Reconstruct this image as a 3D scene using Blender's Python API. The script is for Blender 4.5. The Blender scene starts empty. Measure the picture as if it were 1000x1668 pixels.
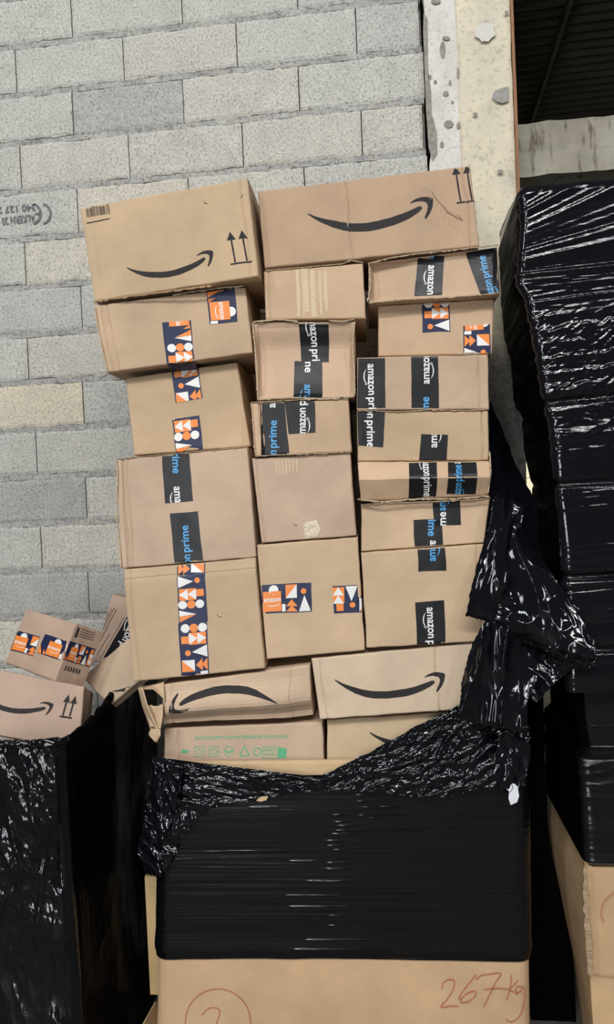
import bpy, bmesh, math, random, bisect
from mathutils import Vector, Matrix, noise
random.seed(7)
S = bpy.context.scene
COL = S.collection

# ---------------------------------------------------------------- camera, world, lights, exposure
W, H, FPX = 1000.0, 1668.0, 1300.0
ZF = 3.85                                   # height of the first measured bed joint above the floor
YAW, PITCH, ROLL = [math.radians(a) for a in (7.61, 1.35, -2.45)]
CAM = Vector((1.606, -3.204, ZF - 1.918))
def _rot():
    cy, sy, cp, sp, cr, sr = math.cos(YAW), math.sin(YAW), math.cos(PITCH), math.sin(PITCH), math.cos(ROLL), math.sin(ROLL)
    base = Matrix(((1, 0, 0), (0, 0, -1), (0, 1, 0)))
    return Matrix(((cr, -sr, 0), (sr, cr, 0), (0, 0, 1))) @ Matrix(((1, 0, 0), (0, cp, -sp), (0, sp, cp))) @ base @ Matrix(((cy, sy, 0), (-sy, cy, 0), (0, 0, 1)))
R = _rot()
cd = bpy.data.cameras.new('camera'); cam = bpy.data.objects.new('camera', cd); COL.objects.link(cam)
cd.sensor_fit = 'VERTICAL'; cd.sensor_height = 36; cd.lens = 36 * FPX / H; cd.clip_start = 0.05; cd.clip_end = 60
m3 = Matrix((R[0], -R[1], -R[2])).transposed()
cam.matrix_world = Matrix.Translation(CAM) @ m3.to_4x4()
S.camera = cam
w = bpy.data.worlds.new('world'); S.world = w; w.use_nodes = True
w.node_tree.nodes['Background'].inputs[0].default_value = (0.86, 0.93, 1.0, 1)
w.node_tree.nodes['Background'].inputs[1].default_value = 0.075
def area(name, loc, target, sx, sy, power, col):
    l = bpy.data.lights.new(name, 'AREA'); l.shape = 'RECTANGLE'; l.size = sx; l.size_y = sy; l.energy = power; l.color = col
    o = bpy.data.objects.new(name, l); COL.objects.link(o); o.location = loc
    o.rotation_euler = (Vector(target) - Vector(loc)).to_track_quat('-Z', 'Y').to_euler(); return o
area('strip_lamp', (1.6, -7.4, 7.4), (1.5, 0, 1.8), 5.0, 0.22, 200, (1.0, 0.985, 0.96))
area('strip_lamp', (1.2, -8.4, 7.9), (1.5, 0, 1.8), 4.0, 0.20, 190, (1.0, 0.985, 0.96))
area('strip_lamp', (2.0, -9.6, 8.0), (1.5, 0, 1.8), 6.0, 0.30, 240, (0.98, 0.985, 1.0))
area('skylight_left', (-2.2, -6.0, 6.0), (1.2, 0, 1.5), 0.5, 3.0, 130, (0.9, 0.95, 1.0))
area('skylight_right', (5.0, -5.4, 6.0), (1.6, 0, 1.5), 0.5, 3.0, 95, (0.9, 0.95, 1.0))
area('doorway_daylight', (0.0, -8.5, 1.6), (1.4, 0, 1.2), 1.6, 2.6, 170, (0.94, 0.97, 1.0))
S.view_settings.view_transform = 'Standard'; S.view_settings.look = 'None'
S.view_settings.gamma = 1; S.view_settings.use_curve_mapping = False
S.view_settings.exposure = -0.02

# ---------------------------------------------------------------- helpers
def ray(px, py):
    d = Vector(((px - 500) / FPX, (py - 834) / FPX, 1.0))
    return R.transposed() @ d
def at(px, py, Y):
    d = ray(px, py); return CAM + d * ((Y - CAM.y) / d.y)
TH = math.radians(3.0); T3 = math.tan(TH)
EX = Vector((math.cos(TH), math.sin(TH), 0)); BACK = Vector((-math.sin(TH), math.cos(TH), 0))
P0 = at(252, 1300, -0.70)
def on_plane(px, py, p, n):
    d = ray(px, py); return CAM + d * ((p - CAM).dot(n) / d.dot(n))
def st(px, py, d=0.0):                       # point on the main stack's front plane, d metres behind it
    return on_plane(px, py, P0 + BACK * d, BACK)
def lin(c):
    return tuple(((x / 255) / 12.92 if x / 255 <= 0.04045 else ((x / 255 + 0.055) / 1.055) ** 2.4) for x in c) + (1,)
def fbm(x, y, z, o=3):
    return noise.fractal(Vector((x, y, z)), 1.0, 2.0, o)
def sm(a, b, x):
    t = max(0, min(1, (x - a) / (b - a))); return t * t * (3 - 2 * t)

MATS = {}
def nodes(name):
    m = bpy.data.materials.new(name); m.use_nodes = True; nt = m.node_tree
    return m, nt, nt.nodes['Principled BSDF']
def N(nt, t, **kw):
    n = nt.nodes.new(t)
    for k, v in kw.items():
        if k in n.inputs: n.inputs[k].default_value = v
        else: setattr(n, k, v)
    return n
def coords(nt, scale=(1, 1, 1), rot=(0, 0, 0)):
    g = N(nt, 'ShaderNodeNewGeometry'); mp = N(nt, 'ShaderNodeMapping')
    mp.inputs['Scale'].default_value = scale; mp.inputs['Rotation'].default_value = rot
    nt.links.new(g.outputs['Position'], mp.inputs['Vector']); return mp.outputs[0]
def ramp(nt, fac, stops):
    r = N(nt, 'ShaderNodeValToRGB'); el = r.color_ramp.elements
    while len(el) < len(stops): el.new(0.5)
    for e, (p, c) in zip(el, stops): e.position = p; e.color = c
    nt.links.new(fac, r.inputs[0]); return r.outputs[0]
def mixc(nt, fac, a, b, mode='MIX'):
    m = N(nt, 'ShaderNodeMix', data_type='RGBA', blend_type=mode)
    if isinstance(fac, (int, float)): m.inputs[0].default_value = fac
    else: nt.links.new(fac, m.inputs[0])
    for i, v in ((6, a), (7, b)):
        if isinstance(v, tuple): m.inputs[i].default_value = v
        else: nt.links.new(v, m.inputs[i])
    return m.outputs[2]
def bump(nt, bs, h, strength, dist, prev=None):
    b = N(nt, 'ShaderNodeBump'); b.inputs['Strength'].default_value = strength; b.inputs['Distance'].default_value = dist
    nt.links.new(h, b.inputs['Height'])
    if prev: nt.links.new(prev, b.inputs['Normal'])
    if bs: nt.links.new(b.outputs[0], bs.inputs['Normal'])
    return b.outputs[0]
def noisetex(nt, vec, scale, detail=4, rough=0.55):
    n = N(nt, 'ShaderNodeTexNoise'); n.inputs['Scale'].default_value = scale; n.inputs['Detail'].default_value = detail
    n.inputs['Roughness'].default_value = rough; nt.links.new(vec, n.inputs['Vector']); return n.outputs['Fac']
G = lambda v: (v, v, v, 1)

def cardboard(rgb, flute=True):
    key = ('card', rgb)
    if key in MATS: return MATS[key]
    m, nt, bs = nodes('cardboard'); c = lin(rgb)
    v = coords(nt); big = noisetex(nt, v, 5, 3); fine = noisetex(nt, v, 260, 3, 0.7)
    dk = tuple(x * 0.86 for x in c[:3]) + (1,); lt = tuple(min(1, x * 1.07) for x in c[:3]) + (1,)
    c1 = ramp(nt, big, [(0.3, dk), (0.7, lt)])
    c2 = mixc(nt, 0.35, c1, ramp(nt, fine, [(0.3, G(0.72)), (0.65, G(1.0))]), 'MULTIPLY')
    nt.links.new(c2, bs.inputs['Base Color']); bs.inputs['Roughness'].default_value = 0.78
    bs.inputs['Specular IOR Level'].default_value = 0.25
    wv = N(nt, 'ShaderNodeTexWave', wave_type='BANDS', bands_direction='X'); wv.inputs['Scale'].default_value = 40
    wv.inputs['Distortion'].default_value = 1.0; nt.links.new(v, wv.inputs['Vector'])
    b1 = bump(nt, None, wv.outputs['Fac'], 0.05, 0.002)
    b2 = bump(nt, None, fine, 0.10, 0.002, b1)
    bump(nt, bs, noisetex(nt, v, 18, 4), 0.25, 0.006, b2)
    MATS[key] = m; return m
def plain(name, rgb, rough=0.5, spec=0.4, nscale=60, namt=0.15):
    key = (name, rgb, rough)
    if key in MATS: return MATS[key]
    m, nt, bs = nodes(name); c = lin(rgb); v = coords(nt)
    n = noisetex(nt, v, nscale, 4)
    nt.links.new(ramp(nt, n, [(0.3, tuple(x * (1 - namt) for x in c[:3]) + (1,)), (0.7, tuple(min(1, x * (1 + namt)) for x in c[:3]) + (1,))]), bs.inputs['Base Color'])
    bs.inputs['Roughness'].default_value = rough; bs.inputs['Specular IOR Level'].default_value = spec
    bump(nt, bs, n, 0.05, 0.002)
    MATS[key] = m; return m
INK = lambda: plain('black_ink', (48, 45, 44), 0.7, 0.2, 300, 0.2)
TAPE = lambda: plain('black_tape', (25, 25, 28), 0.40, 0.32, 40, 0.2)
NAVY = lambda: plain('navy_tape', (34, 42, 72), 0.40, 0.3, 50, 0.12)
ORANGE = lambda: plain('orange_print', (236, 136, 62), 0.42, 0.4, 50, 0.06)
WHITE = lambda: plain('white_print', (228, 226, 222), 0.42, 0.4, 50, 0.03)
BLUE = lambda: plain('blue_print', (82, 160, 214), 0.42, 0.4, 50, 0.05)
GREEN = lambda: plain('green_ink', (96, 176, 132), 0.7, 0.2, 300, 0.1)
MARKER = lambda: plain('red_marker', (184, 112, 80), 0.7, 0.2, 120, 0.25)

def film(name, scale, rot, amount=1.0, fine=1.0, rough=0.16, tint=(0.004, 0.004, 0.005), spec=0.5):
    m, nt, bs = nodes(name)
    bs.inputs['Base Color'].default_value = tint + (1,)
    v = coords(nt, scale, rot); vi = coords(nt)
    rr = noisetex(nt, v, 3, 3)
    mr = N(nt, 'ShaderNodeMapRange'); mr.inputs['From Min'].default_value = 0.3; mr.inputs['From Max'].default_value = 0.7
    mr.inputs['To Min'].default_value = rough * 0.7; mr.inputs['To Max'].default_value = rough * 1.7
    nt.links.new(rr, mr.inputs['Value']); nt.links.new(mr.outputs[0], bs.inputs['Roughness'])
    bs.inputs['Specular IOR Level'].default_value = spec
    if spec < .2: bs.inputs['IOR'].default_value = 1.15
    b1 = bump(nt, None, noisetex(nt, v, 6, 5, 0.6), 0.5 * amount, 0.012)
    n2 = N(nt, 'ShaderNodeTexNoise', noise_type='RIDGED_MULTIFRACTAL'); n2.inputs['Scale'].default_value = 9
    n2.inputs['Detail'].default_value = 4; nt.links.new(v, n2.inputs['Vector'])
    b2 = bump(nt, None, n2.outputs['Fac'], 0.22 * amount, 0.006, b1)
    bump(nt, bs, noisetex(nt, vi, 45, 4, 0.6), 0.18 * fine, 0.006, b2)
    return m

def link(name, me, parent=None, mats=(), smooth=False):
    for m in mats: me.materials.append(m)
    o = bpy.data.objects.new(name, me); COL.objects.link(o)
    if parent: o.parent = parent; o.matrix_parent_inverse = Matrix.Translation(-Vector(parent.location))
    if smooth:
        me.polygons.foreach_set('use_smooth', [True] * len(me.polygons))
    return o
def thing(name, label, cat, loc, group=None):
    o = bpy.data.objects.new(name, None); COL.objects.link(o); o.location = loc; o.empty_display_size = 0.05
    o['label'] = label; o['category'] = cat
    if group: o['group'] = group
    return o
def structure(o, label=None):
    o['kind'] = 'structure'
    if label: o['label'] = label
    return o

class MB:
    def __init__(s): s.v = []; s.f = []; s.m = []; s.mats = []
    def mi(s, mat):
        if mat not in s.mats: s.mats.append(mat)
        return s.mats.index(mat)
    def grid(s, pts, mat, flip=False):        # pts: rows of points
        n, k = len(pts), len(pts[0]); b = len(s.v); mi = s.mi(mat)
        for r in pts: s.v += [tuple(p) for p in r]
        for i in range(n - 1):
            for j in range(k - 1):
                q = (b + i * k + j, b + i * k + j + 1, b + (i + 1) * k + j + 1, b + (i + 1) * k + j)
                s.f.append(q[::-1] if flip else q); s.m.append(mi)
    def add(s, vs, fs, mat):
        b = len(s.v); mi = s.mi(mat); s.v += [tuple(p) for p in vs]
        for f in fs: s.f.append(tuple(b + i for i in f)); s.m.append(mi)
    def box(s, lo, hi, mat):
        x0, y0, z0 = lo; x1, y1, z1 = hi
        s.add([(x0, y0, z0), (x1, y0, z0), (x1, y1, z0), (x0, y1, z0), (x0, y0, z1), (x1, y0, z1), (x1, y1, z1), (x0, y1, z1)],
              [(0, 3, 2, 1), (4, 5, 6, 7), (0, 1, 5, 4), (1, 2, 6, 5), (2, 3, 7, 6), (3, 0, 4, 7)], mat)
    def build(s, name, parent=None, smooth=False):
        me = bpy.data.meshes.new(name); me.from_pydata(s.v, [], s.f)
        for m in s.mats: me.materials.append(m)
        me.polygons.foreach_set('material_index', s.m); me.update()
        return link(name, me, parent, (), smooth)

# ---------------------------------------------------------------- flat print drawn in photo pixels and laid on a face
def poly2d(pts):
    bm = bmesh.new(); vs = [bm.verts.new((x, y, 0)) for x, y in pts]; f = bm.faces.new(vs); f.normal_update()
    bmesh.ops.triangulate(bm, faces=[f]); return bm
def circ(cx, cy, r, n=20): return [(cx + r * math.cos(2 * math.pi * i / n), cy + r * math.sin(2 * math.pi * i / n)) for i in range(n)]
TXT = {}
def text_mesh(s, bold=0.018):
    if s in TXT: return TXT[s]
    cu = bpy.data.curves.new('t', 'FONT'); cu.body = s; cu.size = 1; cu.offset = bold; cu.resolution_u = 3
    o = bpy.data.objects.new('t', cu); COL.objects.link(o); dg = bpy.context.evaluated_depsgraph_get(); dg.update()
    me = o.evaluated_get(dg).to_mesh()
    vs = [(v.co.x, v.co.y) for v in me.vertices]; fs = [tuple(p.vertices) for p in me.polygons]
    o.evaluated_get(dg).to_mesh_clear(); bpy.data.objects.remove(o); bpy.data.curves.remove(cu)
    x0 = min(v[0] for v in vs); x1 = max(v[0] for v in vs)
    TXT[s] = ([(x - x0, y) for x, y in vs], fs, x1 - x0); return TXT[s]
def text2d(s, a, b, hgt):                    # baseline from a to b (pixels), x-height factor hgt = font size in pixels
    vs, fs, L = text_mesh(s)
    a = Vector(a); b = Vector(b); d = b - a; k = d.length / L; d.normalize(); up = Vector((d.y, -d.x))
    bm = bmesh.new(); vv = [bm.verts.new((*(a + d * (x * k) + up * (y * hgt)), 0)) for x, y in vs]
    for f in fs:
        try: bm.faces.new([vv[i] for i in f])
        except ValueError: pass
    return bm
SM_A = [(268,547),(300,558),(340,566),(385,572),(430,573),(480,568),(520,559),(560,546),(600,530),(640,510),(660,499),(669,500),(671,508),(658,523),(630,543),(600,560),(570,574),(540,585),(490,597),(440,602),(400,601),(360,593),(320,578),(290,564),(270,552)]
SM_B = [(627,490),(640,477),(660,467),(680,463),(700,463),(708,466),(710,475),(708,497),(700,522),(690,540),(685,545),(682,538),(688,518),(691,500),(689,487),(682,482),(665,480),(645,484),(630,491)]
def smile2d(Lp, Hp, mirror=False, thick=1.0):
    a = Vector((268, 547)); h = Vector((710, 463)); L = Vector(Lp); Hh = Vector(Hp)
    s = h - a; t = Hh - L; out = []
    k = t.length / s.length; ang = math.atan2(t.y, t.x) - math.atan2(s.y, s.x)
    for pl in (SM_A, SM_B):
        pts = []
        for p in pl:
            q = Vector(p) - a; q = Vector((q.x * math.cos(ang) - q.y * math.sin(ang), q.x * math.sin(ang) + q.y * math.cos(ang))) * k
            pts.append(tuple(L + q))
        out.append(poly2d(pts))
    return out
def stroke2d(pts, wd):
    out = []; P = [Vector(p) for p in pts]; Q = []
    for i in range(len(P) - 1):                # catmull-rom
        p0 = P[max(0, i - 1)]; p1 = P[i]; p2 = P[i + 1]; p3 = P[min(len(P) - 1, i + 2)]
        for k in range(5):
            t = k / 5; Q.append(0.5 * ((2 * p1) + (p2 - p0) * t + (2 * p0 - 5 * p1 + 4 * p2 - p3) * t * t + (3 * p1 - p0 - 3 * p2 + p3) * t ** 3))
    Q.append(P[-1]); bm = bmesh.new(); pr = None
    for i, q in enumerate(Q):
        d = (Q[min(i + 1, len(Q) - 1)] - Q[max(0, i - 1)])
        if d.length < 1e-6: continue
        d.normalize(); nn = Vector((-d.y, d.x)) * wd / 2 * (0.8 + 0.4 * abs(noise.noise(Vector((q.x * .1, q.y * .1, 0)))))
        c = (bm.verts.new((*(q + nn), 0)), bm.verts.new((*(q - nn), 0)))
        if pr: bm.faces.new((pr[0], pr[1], c[1], c[0]))
        pr = c
    return bm
def clip(bm, quad):
    c = Vector((sum(p[0] for p in quad) / len(quad), sum(p[1] for p in quad) / len(quad), 0))
    for i in range(len(quad)):
        a = Vector((*quad[i], 0)); b = Vector((*quad[(i + 1) % len(quad)], 0)); d = b - a; n = Vector((-d.y, d.x, 0))
        if n.length < 1e-6: continue
        if (c - a).dot(n) > 0: n = -n
        bmesh.ops.bisect_plane(bm, geom=bm.verts[:] + bm.edges[:] + bm.faces[:], plane_co=a, plane_no=n, clear_outer=True)
        if not bm.verts: return
def refine(bm, step=9):
    if not bm.verts: return
    for ax in (0, 1):
        lo = min(v.co[ax] for v in bm.verts); hi = max(v.co[ax] for v in bm.verts); k = math.ceil(lo / step) * step
        while k < hi:
            co = Vector((0, 0, 0)); co[ax] = k; no = Vector((0, 0, 0)); no[ax] = 1
            bmesh.ops.bisect_plane(bm, geom=bm.verts[:] + bm.edges[:] + bm.faces[:], plane_co=co, plane_no=no); k += step

class Face:                                   # a possibly dented rectangular face with corners TL TR BR BL
    def __init__(s, tl, tr, br, bl, seed=0, feat=None, amp=0.002, r=0.006, px=None):
        s.c = [Vector(p) for p in (tl, tr, br, bl)]
        s.n = (s.c[1] - s.c[0]).cross(s.c[3] - s.c[0]).normalized()
        if s.n.dot(CAM - s.c[0]) < 0: s.n = -s.n
        s.ex = (s.c[1] - s.c[0]).normalized(); s.ey = s.n.cross(s.ex)
        s.w = (s.c[1] - s.c[0]).length; s.h = (s.c[3] - s.c[0]).length
        s.q = [((p - s.c[0]).dot(s.ex), (p - s.c[0]).dot(s.ey)) for p in s.c]
        s.seed = seed; s.feat = feat; s.amp = amp; s.r = r; s.pxq = px; s.grid = None
    def flat(s, u, v):
        a, b, c, d = s.c; p = (a * (1 - u) + b * u) * (1 - v) + (d * (1 - u) + c * u) * v
        if s.amp:
            p = p + s.ex * (.0016 * fbm(v * s.h * 14, u * 3, s.seed * 2.1, 3)) + s.ey * (.0016 * fbm(u * s.w * 14, v * 3, s.seed * 4.3 + 9, 3))
        return p
    def disp(s, u, v):
        du = min(u, 1 - u) * s.w; dv = min(v, 1 - v) * s.h; r = s.r; o = 0
        for d in (du, dv):
            if d < r: d = max(d, 0); o -= r - math.sqrt(max(0, r * r - (r - d) ** 2))
        k = sm(0, 0.04, min(du, dv))
        o += (0.25 + 0.75 * k) * s.amp * (fbm(u * s.w * 7, v * s.h * 7, s.seed * 3.7, 3) * 1.2)
        if s.feat: o += s.feat(u, v)
        return o
    def onmesh(s, u, v, off):
        if not s.grid: return s.pos(u, v, off)
        U, V, pts = s.grid; i = min(max(bisect.bisect_right(U, u) - 1, 0), len(U) - 2); j = min(max(bisect.bisect_right(V, v) - 1, 0), len(V) - 2)
        a = (u - U[i]) / (U[i + 1] - U[i]); b = (v - V[j]) / (V[j + 1] - V[j])
        return (pts[j][i] * (1 - a) + pts[j][i + 1] * a) * (1 - b) + (pts[j + 1][i] * (1 - a) + pts[j + 1][i + 1] * a) * b + s.n * off
    def pos(s, u, v, off=0):
        return s.flat(u, v) + s.n * (s.disp(u, v) + off)
    def uv(s, px, py):
        p = on_plane(px, py, s.c[0], s.n) - s.c[0]; x, y = p.dot(s.ex), p.dot(s.ey)
        u, v = x / s.w, 0.5
        (ax, ay), (bx, by), (cx, cy), (dx, dy) = s.q
        for _ in range(12):
            fx = (ax * (1 - u) + bx * u) * (1 - v) + (dx * (1 - u) + cx * u) * v - x
            fy = (ay * (1 - u) + by * u) * (1 - v) + (dy * (1 - u) + cy * u) * v - y
            a11 = (bx - ax) * (1 - v) + (cx - dx) * v; a12 = (dx - ax) * (1 - u) + (cx - bx) * u
            a21 = (by - ay) * (1 - v) + (cy - dy) * v; a22 = (dy - ay) * (1 - u) + (cy - by) * u
            D = a11 * a22 - a12 * a21
            if abs(D) < 1e-12: break
            u -= (fx * a22 - fy * a12) / D; v -= (a11 * fy - a21 * fx) / D
        return u, v
    def lay(s, mb, bm, mat, off, quad=None):
        if quad: clip(bm, quad)
        if s.pxq: clip(bm, s.pxq)
        refine(bm, 4 if s.feat else 7)
        if bm.faces:
            bm.verts.index_update(); vs = []
            for v in bm.verts:
                u_, v_ = s.uv(v.co.x, v.co.y)
                vs.append(s.onmesh(min(1, max(0, u_)), min(1, max(0, v_)), off))
            fs = []
            for f in bm.faces:
                ids = [v.index for v in f.verts]
                a, b, c = vs[ids[0]], vs[ids[1]], vs[ids[2]]
                fs.append(ids[::-1] if (b - a).cross(c - a).dot(s.n) < 0 else ids)
            mb.add(vs, fs, mat)
        bm.free()

# tape pattern: a runs along the tape, b across it (0..1), repeat length 3.1 widths
def pattern():
    o, wt = 'o', 'w'; P = []
    P += [(o, [(-0.08, 0.04), (0.34, 0.04), (0.13, 0.25)]), (o, [(-0.08, 0.22), (0.34, 0.22), (0.13, 0.46)])]
    P += [(wt, [(-0.08, 0.50), (-0.08, 0.96), (0.32, 0.96), (0.32, 0.50)]), (o, [(-0.08, 0.50), (-0.08, 0.96), (0.32, 0.96)])]
    P += [(wt, [(0.38, 0.03), (0.80, 0.03), (0.59, 0.58)]), (o, circ(0.56, 0.72, 0.10))]
    P += [(o, [(0.84, 0.05), (0.84, 0.64), (1.26, 0.64), (1.26, 0.05)]), (o, [(0.88, 0.64), (0.88, 0.92), (1.14, 0.92), (1.14, 0.64)])]
    P += [(wt, [(0.86, 0.35), (1.25, 0.35), (1.05, 0.04)]), (wt, [(0.86, 0.65), (1.25, 0.65), (1.05, 0.35)])]
    P += [(wt, circ(1.42, 0.16, 0.155)), (o, circ(1.42, 0.46, 0.15)), (wt, circ(1.42, 0.76, 0.155))]
    P += [(wt, [(1.62, 0.03), (1.84, 0.03), (1.78, 0.62)]), (o, [(1.84, 0.03), (1.80, 0.6), (2.05, 0.03)])]
    P += [(o, [(2.10, 0.04), (2.10, 0.30), (2.22, 0.04)])]
    P += [(wt, circ(2.60, 0.80, 0.17)), (o, [(2.22, 0.06), (2.22, 0.76), (2.86, 0.76), (2.86, 0.06)]), (wt, [(2.88, 0.04), (2.88, 0.3), (3.0, 0.3), (3.0, 0.04)])]
    return P
def pattern_tape(face, parent, q, a0, a1, rot=False, logo=True):
    # q: start edge (b=0, b=1) then end edge (b=1, b=0) in pixels
    mb = MB(); s0, s1, e1, e0 = [Vector(p) for p in q]
    def mp(a, b):
        t = (a - a0) / (a1 - a0); return (s0 * (1 - b) + s1 * b) * (1 - t) + (e0 * (1 - b) + e1 * b) * t
    face.lay(mb, poly2d(q), NAVY(), 0.0010)
    for rep in (-1, 0, 1):
        lay = 0
        for c, pts in pattern():
            lay += 1; pp = [(a + 3.1 * rep, b) for a, b in pts]
            if max(p[0] for p in pp) < a0 or min(p[0] for p in pp) > a1: continue
            face.lay(mb, poly2d([tuple(mp(a, b)) for a, b in pp]), ORANGE() if c == 'o' else WHITE(), 0.0013 + 0.00004 * lay, q)
        la, lb = 2.24 + 3.1 * rep, 2.84 + 3.1 * rep
        if logo and lb > a0 and la < a1:
            face.lay(mb, text2d('amazon', tuple(mp(la, 0.40)), tuple(mp(lb, 0.40)), (s1 - s0).length * 0.26) if not rot else
                     text2d('amazon', tuple(mp(la, 0.40)), tuple(mp(lb, 0.40)), (s1 - s0).length * 0.26), WHITE(), 0.0022, q)
            for b_ in smile2d(tuple(mp(la + .1, 0.32)), tuple(mp(lb - .05, 0.32))): face.lay(mb, b_, WHITE(), 0.0022, q)
    return mb.build('packing_tape', parent)
def prime_tape(face, parent, q, marks):
    mb = MB(); face.lay(mb, poly2d(q), TAPE(), 0.0010)
    for (x, y, dx, dy, L, c) in marks:
        d = Vector((dx, dy)).normalized(); up = Vector((d.y, -d.x)); mat = WHITE() if c == 'w' else BLUE(); a = Vector((x, y))
        k = L / 98
        face.lay(mb, text2d('amazon', tuple(a), tuple(a + d * 50 * k), 19), mat, 0.0014, q)
        face.lay(mb, text2d('prime', tuple(a + d * 54 * k), tuple(a + d * L), 19), mat, 0.0014, q)
        for b_ in smile2d(tuple(a + d * 8 * k - up * 2.5), tuple(a + d * 34 * k - up * 2.2)): face.lay(mb, b_, mat, 0.0014, q)
    return mb.build('packing_tape', parent)

def carton(label, quad, d=0.0, depth=0.4, rgb=(196, 168, 132), seed=1, feat=None, amp=0.002, world=None, back=None, group='cartons stacked above the wrapped pallet box',
           prints=(), name='cardboard_box', side_rgb=None, r=0.006, vl=(), hl=()):
    if world is None:
        dl, dr = d if isinstance(d, tuple) else (d, d)
        world = [st(x, y, dd) for (x, y), dd in zip(quad, (dl, dr, dr, dl))]
    f0 = feat; dims = ((world[1] - world[0]).length, (world[3] - world[0]).length)
    if vl or hl:
        def feat(u, v):
            o = f0(u, v) if f0 else 0
            for q in vl: o -= .0032 * math.exp(-(((u - q - .004 * math.sin(v * 7 + q * 30)) * dims[0]) / .0028) ** 2)
            for q in hl: o -= .0032 * math.exp(-(((v - q - .006 * math.sin(u * 6 + q * 30)) * dims[1]) / .0028) ** 2)
            return o
    face = Face(*world, seed=seed, feat=feat, amp=amp, r=r, px=quad)
    bk = back if back else BACK * depth
    base = (world[2] + world[3]) / 2 + bk / 2
    rgb = (min(255, rgb[0] + 7), rgb[1], rgb[2] - 1)
    root = thing(name, label, 'box', base, group)
    mb = MB(); mat = cardboard(rgb); smat = cardboard(side_rgb) if side_rgb else mat
    nu = max(12, int(face.w / 0.011)); nv = max(10, int(face.h / 0.011))
    def ts(n, L):
        e = [0, 0.0015 / L, 0.0035 / L, 0.006 / L]; m = [e[-1] + (1 - 2 * e[-1]) * i / n for i in range(1, n)]
        return e + m + [1 - x for x in e[::-1]]
    U, V = ts(nu, face.w), ts(nv, face.h)
    def more(T, qs, L, sw):
        for q in qs:
            lo, hi = q - sw - .006 / L, q + sw + .006 / L; T = [t for t in T if t < lo or t > hi]; n = int((hi - lo) * L / .0016)
            T = T + [lo + (hi - lo) * i / n for i in range(n + 1)]
        return sorted(t for t in set(T) if 0 <= t <= 1)
    U = more(U, vl, face.w, .004); V = more(V, hl, face.h, .006)
    pts = [[face.pos(u, v) for u in U] for v in V]; face.grid = (U, V, pts)
    def orient(pts):
        a, b, c = Vector(pts[0][0]), Vector(pts[0][-1]), Vector(pts[-1][0]); return (b - a).cross(c - a)
    mb.grid(pts, mat, flip=orient(pts).dot(face.n) < 0)
    ctr = sum(world, Vector()) / 4 + bk / 2
    for edge in (pts[0], pts[-1], [r_[0] for r_ in pts], [r_[-1] for r_ in pts]):
        rows = []
        for k in range(9):
            t = k / 8; row = []
            for j, p in enumerate(edge):
                wob = 0.003 * math.sin(math.pi * t) * fbm(p.x * 5, p.z * 5, t * 3 + seed)
                row.append(p + bk * t + (ctr - p).normalized() * wob)
            rows.append(row)
        nn = orient(rows); mid = Vector(rows[4][len(edge) // 2])
        mb.grid(rows, smat, flip=nn.dot(mid - ctr) < 0)
    bp = [[world[0] + bk, world[1] + bk], [world[3] + bk, world[2] + bk]]
    mb.grid(bp, smat, flip=orient(bp).dot(face.n) > 0)
    for kind, args in prints:
        if kind == 'smile':
            for b_ in smile2d(*args): face.lay(mb, b_, INK(), 0.0006)
        elif kind == 'poly': face.lay(mb, poly2d(args), INK(), 0.0006)
        elif kind == 'line': face.lay(mb, stroke2d(*args), INK(), 0.0006)
        elif kind == 'green': face.lay(mb, args, GREEN(), 0.0006)
        elif kind == 'scuff': face.lay(mb, stroke2d(*args), plain('torn_crease', (132, 104, 80), .9, .1, 200, .3), 0.0006)
        elif kind == 'pale': face.lay(mb, stroke2d(*args), plain('torn_paper_face', (203, 182, 153), .85, .2, 150, .10), 0.0006)
        elif kind == 'ink': face.lay(mb, args, INK(), 0.0006)
    body = mb.build('box_body', root)
    return root, face
def arrows(a, b, w_, hgt, lean):              # two 'this way up' arrows standing on the bar a-b
    out = []; a = Vector(a); b = Vector(b); d = (b - a).normalized(); up = Vector((d.y, -d.x)) + d * lean; up.normalize()
    out.append(('line', ([tuple(a), tuple((a + b) / 2), tuple(b)], 3.0)))
    L = (b - a).length
    for t in (0.22, 0.78):
        p = a + d * (L * t) + up * 2; q = p + up * (hgt - 10)
        out.append(('line', ([tuple(p), tuple((p + q) / 2), tuple(q)], 3.2)))
        out.append(('poly', [tuple(q - d * w_ / 2), tuple(q + d * w_ / 2), tuple(q + up * 14)]))
    return out
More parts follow.
